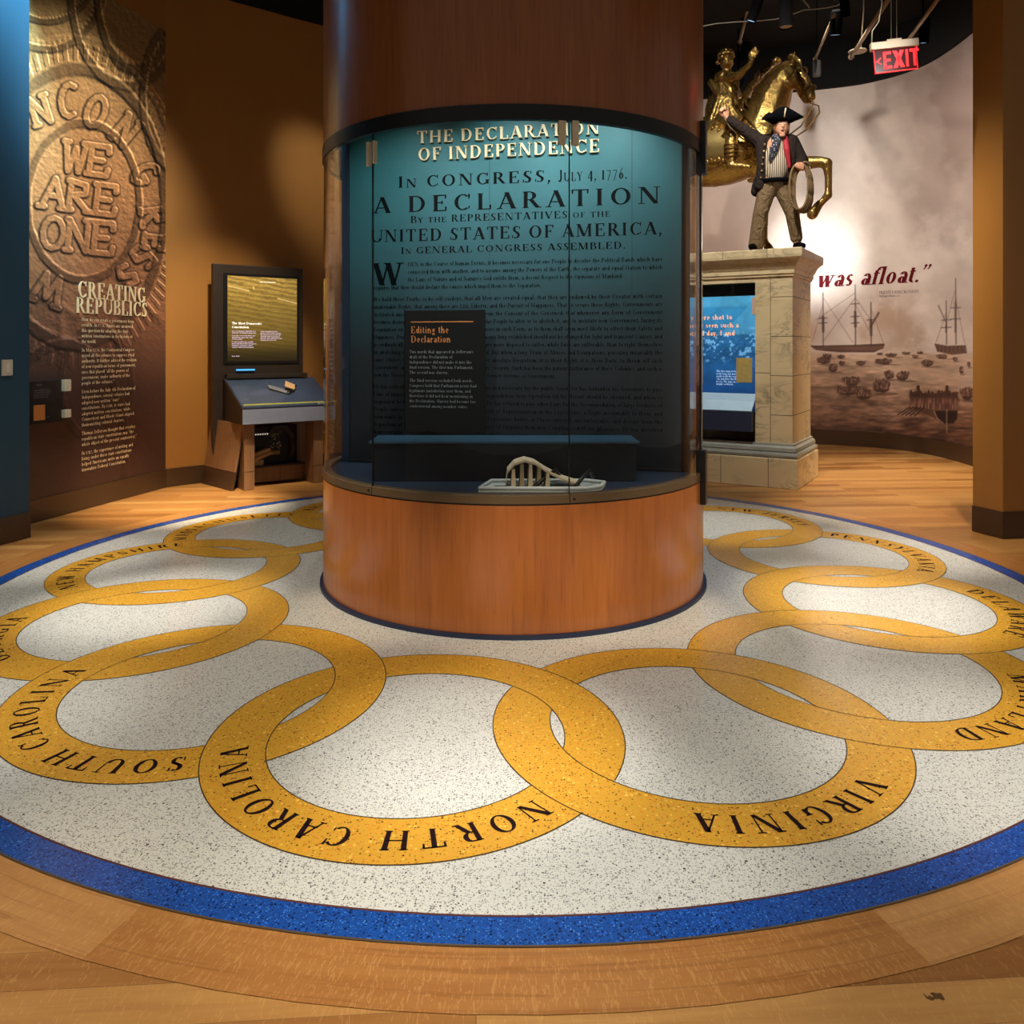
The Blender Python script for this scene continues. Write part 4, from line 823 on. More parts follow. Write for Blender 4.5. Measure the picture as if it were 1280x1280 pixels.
prism('holder_leg', [(-.14, .06, .05), (-.12, .06, .055), (.06, -.05, -.01), (.04, -.05, -.014)], (0, .05, .03), plain('grey_acrylic', (120, 120, 132), .25), hold)
prism('holder_foot', [(.03, -.05, -.012), (.06, -.055, -.012), (.19, .05, .06), (.17, .06, .05)], (0, .01, .02), M['black'], hold)
mv = thing('object_label', 'pale lilac label strip on the right front of the kiosk desk', 'label', rz(.9, -.06, .94), KA); boxo('strip', (-.06, -.012, -.012), (.07, .0, .018), plain('lilac_label', (196, 184, 196), .5), mv); boxo('printed_line', (-.04, -.0135, -.003), (.05, -.0125, .002), M['grey_print'], mv, 0)
eq = thing('network_rack', 'black box of circuit boards and cables under the kiosk desk', 'electronics', rz(.5, .4, .221), KA)
boxo('chassis', (-.26, 0, 0), (.27, .14, .44), M['black'], eq, .006)
pc = NT('circuit_print'); vo = pc.n('ShaderNodeTexVoronoi', {'Vector': pc.obj(), 'Scale': 60.}).outputs['Color']; pv = pc.n('ShaderNodeSeparateColor', {0: vo})
M['pcb'] = pc.set(Base_Color=pc.ramp(pv.outputs[0], [(.3, lin((16, 18, 14))), (.6, lin((70, 66, 34))), (.8, lin((150, 146, 120))), (.95, lin((70, 90, 50)))], 'CONSTANT'), Roughness=.4)
boxo('circuit_board', (-.06, -.012, .16), (.08, 0, .38), M['pcb'], eq, .001); boxo('port_strip', (-.25, -.015, .34), (-.08, 0, .365), plain('silver_ports', (180, 180, 170), .4), eq); boxo('power_unit', (-.05, -.03, .10), (.05, 0, .15), plain('brass_unit', (150, 124, 60), .5), eq)
cab = plain('cable_grey', (70, 68, 64), .4)
for k in range(4): tube('cable', [(-.12+.02*k, -.02, .30), (-.06+.01*k, -.05, .40+.012*k), (.08+.01*k, -.06, .42+.01*k), (.17+.015*k, -.05, .32), (.19+.012*k, -.05, .16), (.15+.02*k, -.03, .02)], .005, cab, eq, 6)
for k in range(6): boxo('indicator', (-.24+.028*k, -.018, .345), (-.232+.028*k, -.014, .355), M['whitelit'], eq, 0)
wood = plain('pale_wood_block', (176, 136, 86), .6)
o = thing('wooden_block', 'pale wooden block lying tilted inside the kiosk', 'wood block', rz(.27, .28, .29), KA); boxo('block', (-.15, 0, 0), (.16, .1, .085), wood, o).rotation_euler = (0, -.32, 0); 
bb = boxo('saw_groove', (-.15, -.002, .036), (.16, .0, .044), M['kdark'], o, 0); bb.rotation_euler = (0, -.32, 0)
o = thing('wooden_block', 'pale wooden block lying flat on the kiosk shelf below the tilted one', 'wood block', rz(.2, .28, .221), KA); boxo('block', (-.09, 0, 0), (.12, .09, .065), wood, o)
lp = thing('access_panel', 'loose brown access board leaning on the left end of the kiosk', 'panel', (0, 0, 0))
b0, b1 = Vector((-3.62, 9.42, .0)), Vector((-3.105, 8.92, .0)); t0, t1 = b0+Vector((.10, .03, .75)), b1+Vector((.105, .075, .74)); th = (b1-b0).cross(t0-b0).normalized()*-.022
mid0, mid1 = b0+(t0-b0)*.265, b1+(t1-b1)*.265
prism('upper_board', [mid0+(t0-b0)*.008, mid1+(t1-b1)*.008, t1, t0], th, M['kbrown'], lp); prism('lower_board', [b0, b1, mid1, mid0], th*1.15, M['brown_base'], lp)
prism('backer', [b0+(t0-b0)*.05+th*.9, b1+(t1-b1)*.05+th*.9, t1-(t1-b1)*.05+th*.9, t0-(t0-b0)*.05+th*.9], th*.6, M['kdark'], lp)
# ================================================================== MARBLE PEDESTAL
PU = math.radians(-31.5); pu = Vector((math.cos(PU), math.sin(PU), 0)); pv_ = Vector((-pu.y, pu.x, 0)); PK = Vector((3.186, 9.087, 0))
pd = thing('marble_pedestal', 'veined cream marble pedestal with moulded cornice and a dark niche behind the round case', 'pedestal', PK, PU)
PLx, PWy, NZ0, NZ1, NX0, NX1, ND = 2.6, 1.0, .50, 2.346, -1.95, -.416, .16
jt = plain('stone_joint', (96, 82, 60), .8)
bm = bmesh.new()
box(bm, (-PLx, ND, .3), (0, PWy, 2.45)); box(bm, (NX1, 0, .3), (0, ND, 2.45)); box(bm, (-PLx, 0, .3), (NX0, ND, 2.45)); box(bm, (NX0, 0, NZ1), (NX1, ND, 2.45)); box(bm, (NX0, 0, .3), (NX1, ND, NZ0))
bmo('shaft', bm, M['marble'], pd)
def rectsweep(name, prof, mat, par):
    v = []; f = []; n = len(prof)
    for o_, z in prof: v += [(-PLx-o_, -o_, z), (o_, -o_, z), (o_, PWy+o_, z), (-PLx-o_, PWy+o_, z)]
    for i in range(n-1):
        for k in range(4): f.append([4*i+k, 4*i+(k+1) % 4, 4*i+4+(k+1) % 4, 4*i+4+k])
    f += [[3, 2, 1, 0], [4*n-4, 4*n-3, 4*n-2, 4*n-1]]
    return mesh(name, v, f, mat, par)
rectsweep('plinth', [(.075, 0), (.075, .325), (.06, .335)], M['marble'], pd)
gm = plain('grey_marble', (150, 150, 140), .3, var=.25)
rectsweep('base_moulding', [(.05, .335), (.066, .345), (.072, .37), (.062, .395), (.04, .40), (.05, .415), (.046, .45), (.022, .475), (.022, .495), (.001, .50)], gm, pd)
rectsweep('cornice', [(.001, 2.40), (.018, 2.405), (.018, 2.425), (.03, 2.435), (.03, 2.475), (.045, 2.50), (.07, 2.56), (.105, 2.60), (.125, 2.61), (.13, 2.64), (.13, 2.70), (.12, 2.712), (.0, 2.715)], M['marble'], pd)
bm = bmesh.new()                                       # joints of the facing slabs
for x in (-.243,): box(bm, (x-.003, -.0015, .50), (x+.003, .001, 2.40)); 
for z in (.82, 1.27, 1.72, 2.17):
    box(bm, (-.243, -.0015, z-.003), (0, .001, z+.003)); box(bm, (-.001, 0, z-.003), (.0015, PWy, z+.003))
for z in (1.30, ): box(bm, (NX1, -.0015, z-.003), (-.243, .001, z+.003))
box(bm, (-.253, -.0765, 0), (-.247, -.074, .33)); box(bm, (-.80, -.0765, 0), (-.794, -.074, .33)); box(bm, (-.253, -.131, 2.61), (-.248, -.129, 2.71)); box(bm, (-.253, -.019, 2.40), (-.248, -.017, 2.42)); box(bm, (-.76, -.131, 2.62), (-.755, -.129, 2.71))
bmo('joint_lines', bm, jt, pd)
xp = thing('exhibit_panel', 'blue lit battle panel with sloping white reader set into the marble niche', 'exhibit', PK, PU)
boxo('niche_frame', (NX0+.005, .10, NZ0+.005), (NX1-.005, ND-.002, NZ1-.005), M['black'], xp, 0)
R_, C_ = 190, 150
xs = np.linspace(NX0+.05, NX1-.02, C_)[None, :]+np.zeros((R_, 1)); zz = np.linspace(.70, 2.20, R_)[:, None]+np.zeros((1, C_))
xx, vv = xs*10, (2.2-zz)
rgb = np.zeros(xs.shape+(3,)); k = np.clip(vv/1.5, 0, 1)[..., None]; rgb += np.array([52, 140, 186.])*(1-k)+np.array([10, 44, 104.])*k
n1, n2 = fbm(xx*.9, vv*9, 3, 5), fbm(xx*2.6, vv*26, 5, 4); band = sstep(.34, .46, vv+(n1-.5)*.2)*sstep(.84, .7, vv+(n1-.5)*.1)
rgb = blend(rgb, .8*band*sstep(.45, .56, n2), (20, 58, 110)); rgb = blend(rgb, .6*band*sstep(.56, .66, n2), (130, 196, 226)); rgb *= (1+(n2-.5)*.9*band)[..., None]
hillm = sstep(.02, -.02, vv-.52+.55*np.clip((xs-NX1+.75)/.75, 0, 1)**2)*sstep(.1, .14, vv); rgb = blend(rgb, .35*(1-hillm)*(vv < .46), (110, 186, 220)); rgb *= (1+(n1-.5)*.35)[..., None]
pp = paint_grid('picture', np.stack([xs, np.full(xs.shape, .096), zz], -1), rgb, painted('backlit_picture', .4, .4), xp); pp['label'] = 'blue battle picture'
of = lambda x, y: (x, .094, y)
M['litorange'] = glow('lit_orange_text', (226, 160, 112), .8); M['litpale'] = glow('lit_pale_text', (170, 196, 222), .7)
letters('title_lettering', setline('they were shot to', -1.33, 1.925, .062, n=5)+setline('remember the war', -1.30, 1.925, .0, n=3)+setline('never seen such a', -1.25, 1.83, .06, n=4)+setline('proud day, I and', -1.25, 1.735, .06, n=4), of, M['litorange'], xp)
letters('body_lettering', paragraph('The first army to be raised in the long war marched north to lift the siege of the city and drive the fleet out to sea. The guns on the heights settled it.', -.90, 1.30, .021, .33, .031, n=3)+paragraph('Remembering\nA monument to the king was pulled down and melted for musket balls by soldiers and sailors of the city in July 1776.', -.90, .98, .021, .36, .031, n=3), of, M['litpale'], xp)
boxo('inset_print', (-.66, .088, 1.18), (-.475, .095, 1.47), plain('ochre_print', (186, 160, 88), .6, var=.3, sc=30), xp, 0); boxo('tab', (-.475, .088, 1.98), (-.43, .095, 2.18), plain('peach_tab', (214, 168, 132), .6), xp, 0)
prism('sloping_reader', [(NX0+.1, -.10, .86), (-.435, -.10, .86), (-.42, .09, 1.05), (NX0+.1, .09, 1.05)], (0, .012, -.018), plain('reader_white', (176, 206, 222), .3), xp)
boxo('reader_base', (NX0+.1, -.10, .62), (-.43, .09, .85), plain('reader_dark', (44, 50, 72), .4), xp, .004)
prism('niche_glass', [(NX0+.01, .004, NZ0+.01), (NX1-.01, .004, NZ0+.01), (NX1-.01, .004, NZ1-.01), (NX0+.01, .004, NZ1-.01)], (0, .006, 0), M['glass'], xp)

# ================================================================== GILDED HORSE AND RIDER
V = lambda *a: Vector(a)
HO = PK+pv_*.5+V(0, 0, 2.715)
st = thing('equestrian_statue', 'gilded statue of a rider on a prancing horse standing on the marble pedestal', 'statue', HO, PU)
hb = [('e', V(-1.02, 0, 1.30), (.78, .39, .41)), ('e', V(-.48, 0, 1.32), (.34, .34, .40)), ('e', V(-1.62, 0, 1.40), (.42, .36, .40)),
 (V(-.48, 0, 1.52), .29, V(-.36, -.01, 1.86), .24, V(-.24, -.03, 2.08), .17), (V(-.50, 0, 1.72), .15, V(-.42, 0, 2.0), .12, V(-.22, -.02, 2.19), .09), (V(-.26, -.03, 1.95), .16, V(-.16, -.04, 2.16), .13), 
 (V(-.15, -.05, 2.16), .13, V(.02, -.12, 1.98), .10, V(.105, -.16, 1.84), .072, V(.135, -.175, 1.77), .058), ('e', V(-.10, -.07, 2.05), (.13, .085, .13)), (V(.02, -.13, 1.87), .055, V(.075, -.155, 1.745), .036, V(.10, -.165, 1.73), .03),
 (V(-.10, -.02, 2.26), .035, V(-.09, -.02, 2.37), .008), (V(-.07, -.16, 2.24), .035, V(-.04, -.18, 2.35), .008), ('e', V(-.03, -.15, 2.10), (.036, .026, .022)), (V(-.07, -.15, 2.135), .016, V(.01, -.17, 2.115), .014), ('e', V(.14, -.225, 1.80), (.022, .014, .02)), ('e', V(-.08, -.145, 2.02), (.085, .03, .085)), (V(.02, -.19, 2.02), .018, V(.10, -.215, 1.87), .014),
 (V(-.42, -.16, 1.22), .17, V(-.15, -.20, 1.03), .10, V(.25, -.22, 1.00), .068, V(.32, -.22, .975), .066), (V(.32, -.22, .975), .06, V(.335, -.22, .82), .044, V(.335, -.22, .66), .043, V(.33, -.22, .61), .052), (V(.33, -.22, .61), .045, V(.24, -.22, .51), .040), (V(.235, -.22, .52), .048, V(.16, -.22, .41), .066),
 (V(-.5, .17, 1.15), .15, V(-.48, .17, .62), .07, V(-.48, .17, .58), .068), (V(-.48, .17, .6), .055, V(-.48, .17, .2), .042), (V(-.48, .17, .2), .045, V(-.43, .17, .09), .045), (V(-.43, .17, .11), .055, V(-.42, .17, .064), .064)]
for sy, dx in ((-.18, .12), (.18, -.1)):
    hb += [(V(-1.60, sy, 1.3), .26, V(-1.50+dx*.5, sy, .95), .15, V(-1.75+dx, sy, .62), .075), (V(-1.75+dx, sy, .62), .068, V(-1.70+dx, sy, .22), .046), (V(-1.70+dx, sy, .22), .048, V(-1.64+dx, sy, .1), .046), (V(-1.64+dx, sy, .1), .055, V(-1.62+dx, sy, .064), .064)]
blob('horse_body', hb, M['gilt'], st, .016, 5)
mn = []
NA = [(V(-.50, 0, 1.60), .28), (V(-.42, 0, 1.84), .25), (V(-.33, -.01, 2.02), .22), (V(-.24, -.02, 2.14), .18), (V(-.16, -.04, 2.22), .125)]
def neck(t):
    t = min(max(t, 0), 1)*3.999; i = int(t); f_ = t-i; return NA[i][0].lerp(NA[i+1][0], f_), NA[i][1]*(1-f_)+NA[i+1][1]*f_
def onneck(t, al, out):
    p, r = neck(t); q, _ = neck(t+.05); ax = (q-neck(t-.05)[0]).normalized(); B = V(-ax.z, 0, ax.x); return p+(B*math.cos(al)+V(0, -1, 0)*math.sin(al))*(r+out)
for i in range(64):
    t0 = .02+.98*i/63; a0 = random.uniform(-.35, .1); L_ = random.uniform(.75, 1.15); ph_ = random.uniform(0, 6); lk = []
    for k in range(7):
        lk += [onneck(t0-.035*k+.035*math.sin(ph_+k*1.5), a0+L_*k/6, .022+.012*math.sin(ph_+k*1.5+1)), .030*(1-k/9)]
    mn.append(tuple(lk))
mn += [(V(-.10, -.09, 2.31), .04, V(0.0, -.15, 2.22), .03, V(.03, -.19, 2.13), .012), (V(-.08, -.12, 2.3), .03, V(-.02, -.19, 2.2), .024, V(-.01, -.2, 2.12), .01)]
blob('mane', mn, plain('dark_gilt', (150, 118, 62), .26, .8, var=.4, sc=20), st, .009, 1)
blob('tail', [(V(-1.98, 0, 1.55), .07, V(-2.2, 0, 1.5), .1, V(-2.3, 0, 1.1), .11, V(-2.22, 0, .7), .05)], M['gilt'], st, .02, 3)
M['dgilt'] = plain('worn_gilt_strap', (120, 90, 40), .4, .9)
hp = lambda s, o_: V(.02+.115*s, -.12-.053*s, 1.97-.175*s)
for s_, rr in ((.72, .088), (-.5, .125)):
    c = hp(s_, 0); ax = V(.115, -.053, -.175).normalized(); x = ax.cross(V(0, 0, 1)).normalized(); y = ax.cross(x)
    tube('bridle_strap', [c+(x*math.cos(2*PI*k/24)*.9+y*math.sin(2*PI*k/24)*1.12)*rr for k in range(24)], .010, M['dgilt'], st, 6, True)
tube('bridle_strap', [V(-.10, -.155, 2.20), V(-.02, -.215, 2.03), V(.075, -.235, 1.83)], .010, M['dgilt'], st, 6)
tube('bridle_strap', [V(-.12, -.08, 2.29), V(-.02, -.2, 2.15), V(.07, -.235, 1.90)], .009, M['dgilt'], st, 6)
for k, (dx, dz) in enumerate(((.0, .0), (.03, -.05))):
    tube('rein', [V(.08, -.22, 1.80), V(.12+dx, -.25, 1.73+dz), V(.18+dx*2, -.27, 1.68+dz), V(.16+dx*3, -.28, 1.60+dz), V(.05+dx*2, -.30, 1.42+dz), V(-.12+dx, -.33, 1.30+dz), V(-.35, -.36, 1.32), V(-.66, -.24, 1.72)], .009, M['dgilt'], st, 6)
v = []; f = []                                          # saddle cloth wrapped over the barrel
for i in range(9):
    for k in range(21):
        a = math.radians(-25+230*k/20); x = -1.32+.66*i/8; r = 1.04+.012*math.sin(k*1.9)
        v.append((x, .405*r*math.cos(a), 1.30+.425*r*math.sin(a)))
for i in range(8):
    for k in range(20): f.append([i*21+k, (i+1)*21+k, (i+1)*21+k+1, i*21+k+1])
sd = mesh('saddle_cloth', v, f, plain('chased_gilt', (168, 142, 86), .4, .85, var=.3, sc=40), st, True); sd.modifiers.new('t', 'SOLIDIFY').thickness = .02
for i in range(14):
    x = -1.30+.62*i/13; a = math.radians(203)
    bmq = bmesh.new(); bmesh.ops.create_icosphere(bmq, subdivisions=2, radius=.026, matrix=Matrix.Translation((x, .43*math.cos(a), 1.285+.43*math.sin(a)+.02*(i % 2)))); bmo('cloth_tassel', bmq, M['gilt'], st, True)
rb = [('e', V(-.92, -.02, 1.74), (.19, .21, .17)), (V(-.93, -.02, 1.78), .17, V(-.90, -.03, 2.02), .17, V(-.88, -.03, 2.15), .15), (V(-.88, .15, 2.18), .085, V(-.88, -.20, 2.18), .085),
 (V(-.88, -.04, 2.22), .06, V(-.88, -.06, 2.33), .055), ('e', V(-.875, -.07, 2.41), (.085, .088, .112)), (V(-.81, -.11, 2.405), .018, V(-.795, -.12, 2.385), .016),
 (V(-.87, -.19, 2.17), .075, V(-.68, -.30, 2.12), .05, V(-.52, -.36, 2.21), .036), (V(-.52, -.36, 2.21), .034, V(-.48, -.38, 2.28), .032),
 (V(-.87, .15, 2.17), .075, V(-.80, .22, 1.98), .055, V(-.66, .1, 1.85), .04, V(-.62, .05, 1.84), .04),
 (V(-.92, -.16, 1.66), .14, V(-.70, -.42, 1.50), .085, V(-.72, -.45, 1.44), .075), (V(-.71, -.44, 1.48), .072, V(-.71, -.46, 1.25), .075, V(-.71, -.45, 1.05), .05), (V(-.72, -.45, 1.03), .05, V(-.50, -.47, .985), .036),
 (V(-.92, .16, 1.66), .14, V(-.70, .44, 1.50), .085, V(-.71, .46, 1.05), .05), (V(-.72, .45, 1.03), .05, V(-.50, .47, .985), .036)]
for i, (dx, dz, l) in enumerate(((.035, -.005, .06), (.02, .012, .075), (.002, .02, .08), (-.016, .016, .07))):
    p = V(-.475+dx*.8, -.385-.006*i, 2.295+dz); rb.append((p, .012, p+V(.016+dx*.5, -.004, l*.6), .011, p+V(.034+dx*.3, -.01, l), .008))
rb.append((V(-.50, -.385, 2.26), .014, V(-.515, -.40, 2.31), .011, V(-.50, -.41, 2.345), .008))
blob('rider_body', rb, M['gilt'], st, .0085, 2)
hr = []
for i in range(60):
    a, b = random.uniform(0, 2*PI), random.uniform(-.2, 1.35); d = V(math.cos(a)*math.cos(b), math.sin(a)*math.cos(b), math.sin(b))
    if d.x > .45 and d.z < .45: continue
    hr.append(('e', V(-.885, -.065, 2.43)+V(d.x*.105, d.y*.105, d.z*.112), (.027, .027, .027)))
blob('rider_hair', hr, M['gilt'], st, .008, 0)
dp = []
for i in range(15):
    t = i/14; a = -.2+t*1.5
    dp.append((V(-1.05+.25*t, -.19-.02*math.sin(i*2), 2.14-.10*t+.02*math.sin(i)), .030, V(-.93+.16*t, -.24, 1.95-.15*t), .032, V(-1.04+.38*t, -.24-.03*(i % 2), 1.66-.02*t), .035, V(-1.08+.36*t, -.32-.04*(i % 3), 1.50+.03*math.sin(i*3)), .026))
dp += [(V(-.94, -.17, 2.2), .06, V(-.80, -.19, 2.02), .055, V(-.74, -.17, 1.84), .05), (V(-1.02, .1, 2.2), .09, V(-1.1, .1, 1.9), .1, V(-1.12, .05, 1.6), .08)]
blob('rider_drapery', dp, M['gilt'], st, .009, 1)
for k in range(4): tube('boot_cuff', [V(-.71+.078*math.cos(2*PI*j/16), -.455+.078*math.sin(2*PI*j/16), 1.13+.045*k) for j in range(16)], .010, M['dgilt'], st, 6, True)

# ================================================================== SAILOR
SP = V(3.04, 9.30, 2.716)
sa_ = thing('person', 'person in black tricorn hat and dark jacket standing on the pedestal with one arm raised', 'person', SP, math.radians(-10))
skin = plain('skin', (206, 146, 112), .55, var=.1, sc=14); tr = plain('tan_canvas', (120, 98, 70), .9, var=.25, sc=12, spec=.1, folds=.9); jk = plain('dark_brown_wool', (44, 35, 31), .95, var=.25, spec=.1, folds=.7); felt = plain('black_felt', (11, 11, 13), 1., spec=.05)
def hand(c, dx, dn, dt, sc=1.):
    """palm, four curled fingers and a thumb; dx along the fingers, dn the palm side they curl to, dt towards the thumb"""
    dx, dn, dt = (Vector(q).normalized() for q in (dx, dn, dt)); o = [(c, .030*sc, c+dx*.05*sc, .034*sc), (c+dx*.05*sc+dt*.02*sc, .022*sc, c+dx*.05*sc-dt*.024*sc, .02*sc)]
    for k, ln in enumerate((.9, 1., .95, .78)):
        p = c+dx*.075*sc+dt*(.030-.021*k)*sc; q = p+dx*.026*ln*sc+dn*.012*sc; r = q+dx*.004*sc+dn*.030*ln*sc; e = r-dx*.022*ln*sc+dn*.008*sc
        o.append((p, .0115*sc, q, .011*sc, r, .010*sc, e, .009*sc))
    p = c+dx*.015*sc+dt*.03*sc; q = p+dx*.026*sc+dt*.022*sc+dn*.012*sc; o.append((p, .014*sc, q, .012*sc, q+dx*.024*sc+dn*.02*sc-dt*.006*sc, .0095*sc)); return o
HC = V(.075, -.10, 1.40)
sb_ = [('e', V(.02, 0, .80), (.145, .11, .13)), (V(.02, 0, .82), .12, V(.03, 0, 1.12), .14, V(.04, 0, 1.22), .13), (V(-.14, 0, 1.27), .07, V(.20, 0, 1.25), .07), (V(.05, -.03, 1.27), .058, V(.07, -.08, 1.36), .052),
 ('e', HC, (.074, .09, .108)), ('e', HC+V(0, -.02, -.055), (.056, .07, .055)), (HC+V(0, -.085, .012), .012, HC+V(0, -.105, -.022), .016), (HC+V(-.078, .0, .0), .018, HC+V(-.076, .0, -.03), .012), (HC+V(.078, .0, .0), .018, HC+V(.076, .0, -.03), .012),
 (HC+V(-.04, -.073, .03), .014, HC+V(.04, -.073, .03), .014), (HC+V(-.022, -.086, -.048), .010, HC+V(.022, -.086, -.048), .010), (HC+V(-.02, -.082, -.083), .011, HC+V(.02, -.082, -.083), .011), (HC+V(-.01, -.06, -.11), .025, HC+V(.01, -.06, -.11), .025),
 (V(-.15, 0, 1.27), .062, V(-.36, -.04, 1.42), .045, V(-.52, -.06, 1.535), .030), (V(.20, 0, 1.25), .062, V(.31, -.04, 1.02), .045, V(.28, -.20, .90), .030),
 (V(-.07, 0, .75), .10, V(-.17, -.02, .40), .065, V(-.20, 0, .07), .045), (V(.11, 0, .75), .10, V(.22, -.04, .40), .065, V(.265, 0, .07), .045)]
sb_ += hand(V(-.53, -.065, 1.545), (-.55, -.1, .75), (.3, -.9, .1), (.7, .3, .55), 1.1)+hand(V(.270, -.235, .900), (-.25, -.75, .1), (-.1, .1, -1), (-.8, -.1, .4), 1.2)
bod = blob('body', sb_, skin, sa_, .0075, 3); bod['label'] = 'skin of face and hands'
for sx in (-.028, .028):
    b_ = bmesh.new(); bmesh.ops.create_uvsphere(b_, u_segments=14, v_segments=10, radius=.0125, matrix=Matrix.Translation(HC+V(sx, -.076, .008))); e_ = bmo('eye', b_, plain('eye_white', (226, 220, 208), .3, var=.02), sa_, True)
    b_ = bmesh.new(); bmesh.ops.create_uvsphere(b_, u_segments=12, v_segments=8, radius=.0065, matrix=Matrix.Translation(HC+V(sx, -.0855, .007))); bmo('iris', b_, M['black'], e_, True)
    blob('eyebrow', [(HC+V(sx-.018, -.088, .034), .005, HC+V(sx+.018, -.088, .036), .005)], plain('brow_brown', (70, 46, 32), .8), sa_, .004, 1)
blob('mouth', [('e', HC+V(0, -.088, -.066), (.020, .012, .015))], plain('mouth_dark', (74, 26, 24), .5), sa_, .004, 1)
blob('hair', [('e', HC+V(0, .03, .02), (.086, .085, .09)), (HC+V(-.072, .0, .02), .024, HC+V(-.07, .02, -.07), .018), (HC+V(.072, .0, .02), .024, HC+V(.07, .02, -.07), .018)], plain('brown_hair', (92, 58, 38), .7), sa_, .009, 2)
tb = [('e', V(.02, 0, .76), (.165, .125, .10)), (V(-.06, 0, .74), .112, V(-.15, -.02, .42), .086, V(-.195, 0, .06), .09), (V(.10, 0, .74), .112, V(.20, -.04, .42), .08, V(.255, 0, .14), .072)]
blob('trousers', tb, tr, sa_, .012, 4)
for a, b in ((V(-.205, .0, .038), V(-.26, -.13, .03)), (V(.262, .0, .045), V(.30, -.13, .03))):
    blob('shoe', [(a, .05, b, .038), (a+V(0, 0, .08), .042, a, .045)], felt, sa_, .009, 3); 
vs_ = blob('waistcoat', [('e', V(.025, -.03, 1.0), (.155, .135, .26)), (V(.04, -.03, 1.22), .11, V(.05, -.03, 1.15), .12)], stripes('striped_cloth', (196, 178, 148), (84, 70, 56), 14, 'X'), sa_, .012, 3); vs_['label'] = 'pale waistcoat with dark stripes'
tube('belt', [V(.02+.17*math.cos(2*PI*k/28), -.01+.14*math.sin(2*PI*k/28), .80+.008*math.sin(2*PI*k/28)) for k in range(28)], .024, felt, sa_, 8, True)
jb = [('e', V(.025, .06, 1.05), (.18, .12, .30)), (V(-.15, 0, 1.28), .075, V(.20, 0, 1.26), .075), (V(-.14, -.02, 1.26), .075, V(-.14, -.06, 1.0), .052, V(-.155, -.045, .74), .062), (V(.19, -.02, 1.25), .075, V(.185, -.06, 1.0), .055, V(.175, -.035, .78), .06),
 (V(-.16, 0, 1.27), .088, V(-.36, -.04, 1.42), .066, V(-.50, -.055, 1.52), .054), (V(.205, 0, 1.25), .082, V(.315, -.035, 1.03), .064, V(.285, -.18, .925), .052), (V(-.15, .04, .80), .08, V(-.18, .05, .70), .07), (V(.0, .08, 1.30), .06, V(.1, .06, 1.31), .06)]
blob('jacket', jb, jk, sa_, .011, 3)
lnx = blob('jacket_lining', [(V(.115, -.095, 1.27), .035, V(.125, -.155, 1.12), .036, V(.155, -.14, .93), .022)], plain('red_cloth', (156, 26, 34), .7), sa_, .009, 2); lnx['label'] = 'red turned-back lining'
blob('neckerchief', [(V(.0, -.085, 1.28), .040, V(.10, -.10, 1.275), .035), (V(.03, -.13, 1.26), .042, V(-.02, -.165, 1.12), .05, V(-.055, -.16, 1.01), .022)], dots('spotted_cloth', (26, 28, 44), (190, 186, 176), 46), sa_, .008, 2)['label'] = 'dark neckerchief with white spots'
brass = plain('brass_button', (206, 178, 120), .3, .8)
for k in range(6):
    b_ = bmesh.new(); bmesh.ops.create_uvsphere(b_, u_segments=10, v_segments=8, radius=.012, matrix=Matrix.Translation((-.115-.008*k, -.135+.004*k, 1.20-.075*k))); bmo('jacket_button', b_, brass, sa_, True)
v = []; f = []; n = 72; HB = HC+V(0, .0, .055); prof = [(0, 0), (.35, .0), (.7, .35), (1., 1.)]
for i in range(n):
    a = 2*PI*i/n; tri = .5+.5*math.cos(3*(a-PI/2)); cr = tri**1.6       # 1 at the three corners (sides-front low, back)
    a2 = a; R_ = .135+.115*cr; up = .135*(1-cr)+.02*cr
    for r, z in prof: v.append((HB.x+(.088+(R_-.088)*r)*math.cos(a2), HB.y+(.094+(R_-.094)*r)*math.sin(a2), HB.z+up*z*(1 if cr < .5 else 1)))
P_ = len(prof)
for i in range(n):
    j = (i+1) % n
    for k in range(P_-1): f.append([i*P_+k, i*P_+k+1, j*P_+k+1, j*P_+k])
brim = mesh('hat_brim', v, f, felt, sa_, True); brim.modifiers.new('t', 'SOLIDIFY').thickness = .012
brim.rotation_euler = (0, 0, 0)
blob('hat_crown', [('e', HB+V(0, .0, .035), (.095, .10, .105))], felt, sa_, .01, 2)
tube('hat_cockade', [HB+V(.012, -.125, .02), HB+V(.016, -.142, .07), HB+V(.024, -.15, .115)], .008, M['cream'], sa_, 6)
v = [V(0, 0, 0)]
rp = thing('rope_coil', 'long oval coil of brown rope hanging from the lowered hand of the tricorn figure', 'rope', SP, math.radians(-10))
for k in range(6):
    o_ = (k-2.5); pts_ = [V(.262+.012*o_+(.108-.004*abs(o_))*math.cos(a), -.262+.011*o_, .675-.006*k+(.27-.006*abs(o_))*(abs(math.sin(a))**.8)*(1 if math.sin(a) > 0 else -1)) for a in (2*PI*i/40 for i in range(40))]
    tube('rope_turn', pts_, .0135, M['rope'], rp, 8, True)
tube('rope_tail', [V(.26, -.25, .93), V(.30, -.28, .95), V(.36, -.26, .93), V(.365, -.25, .88)], .0125, M['rope'], rp, 8)
ln_ = thing('mooring_rope', 'taut thin rope running from the raised hand of the figure across the gilded horse', 'rope', SP, math.radians(-10))
tube('strand', [V(-.585, -.10, 1.60), V(-.50, -.06, 1.44), V(-.36, .03, 1.33), V(-.17, .11, 1.22), V(-.10, .15, 1.20)], .009, M['rope'], ln_, 6)

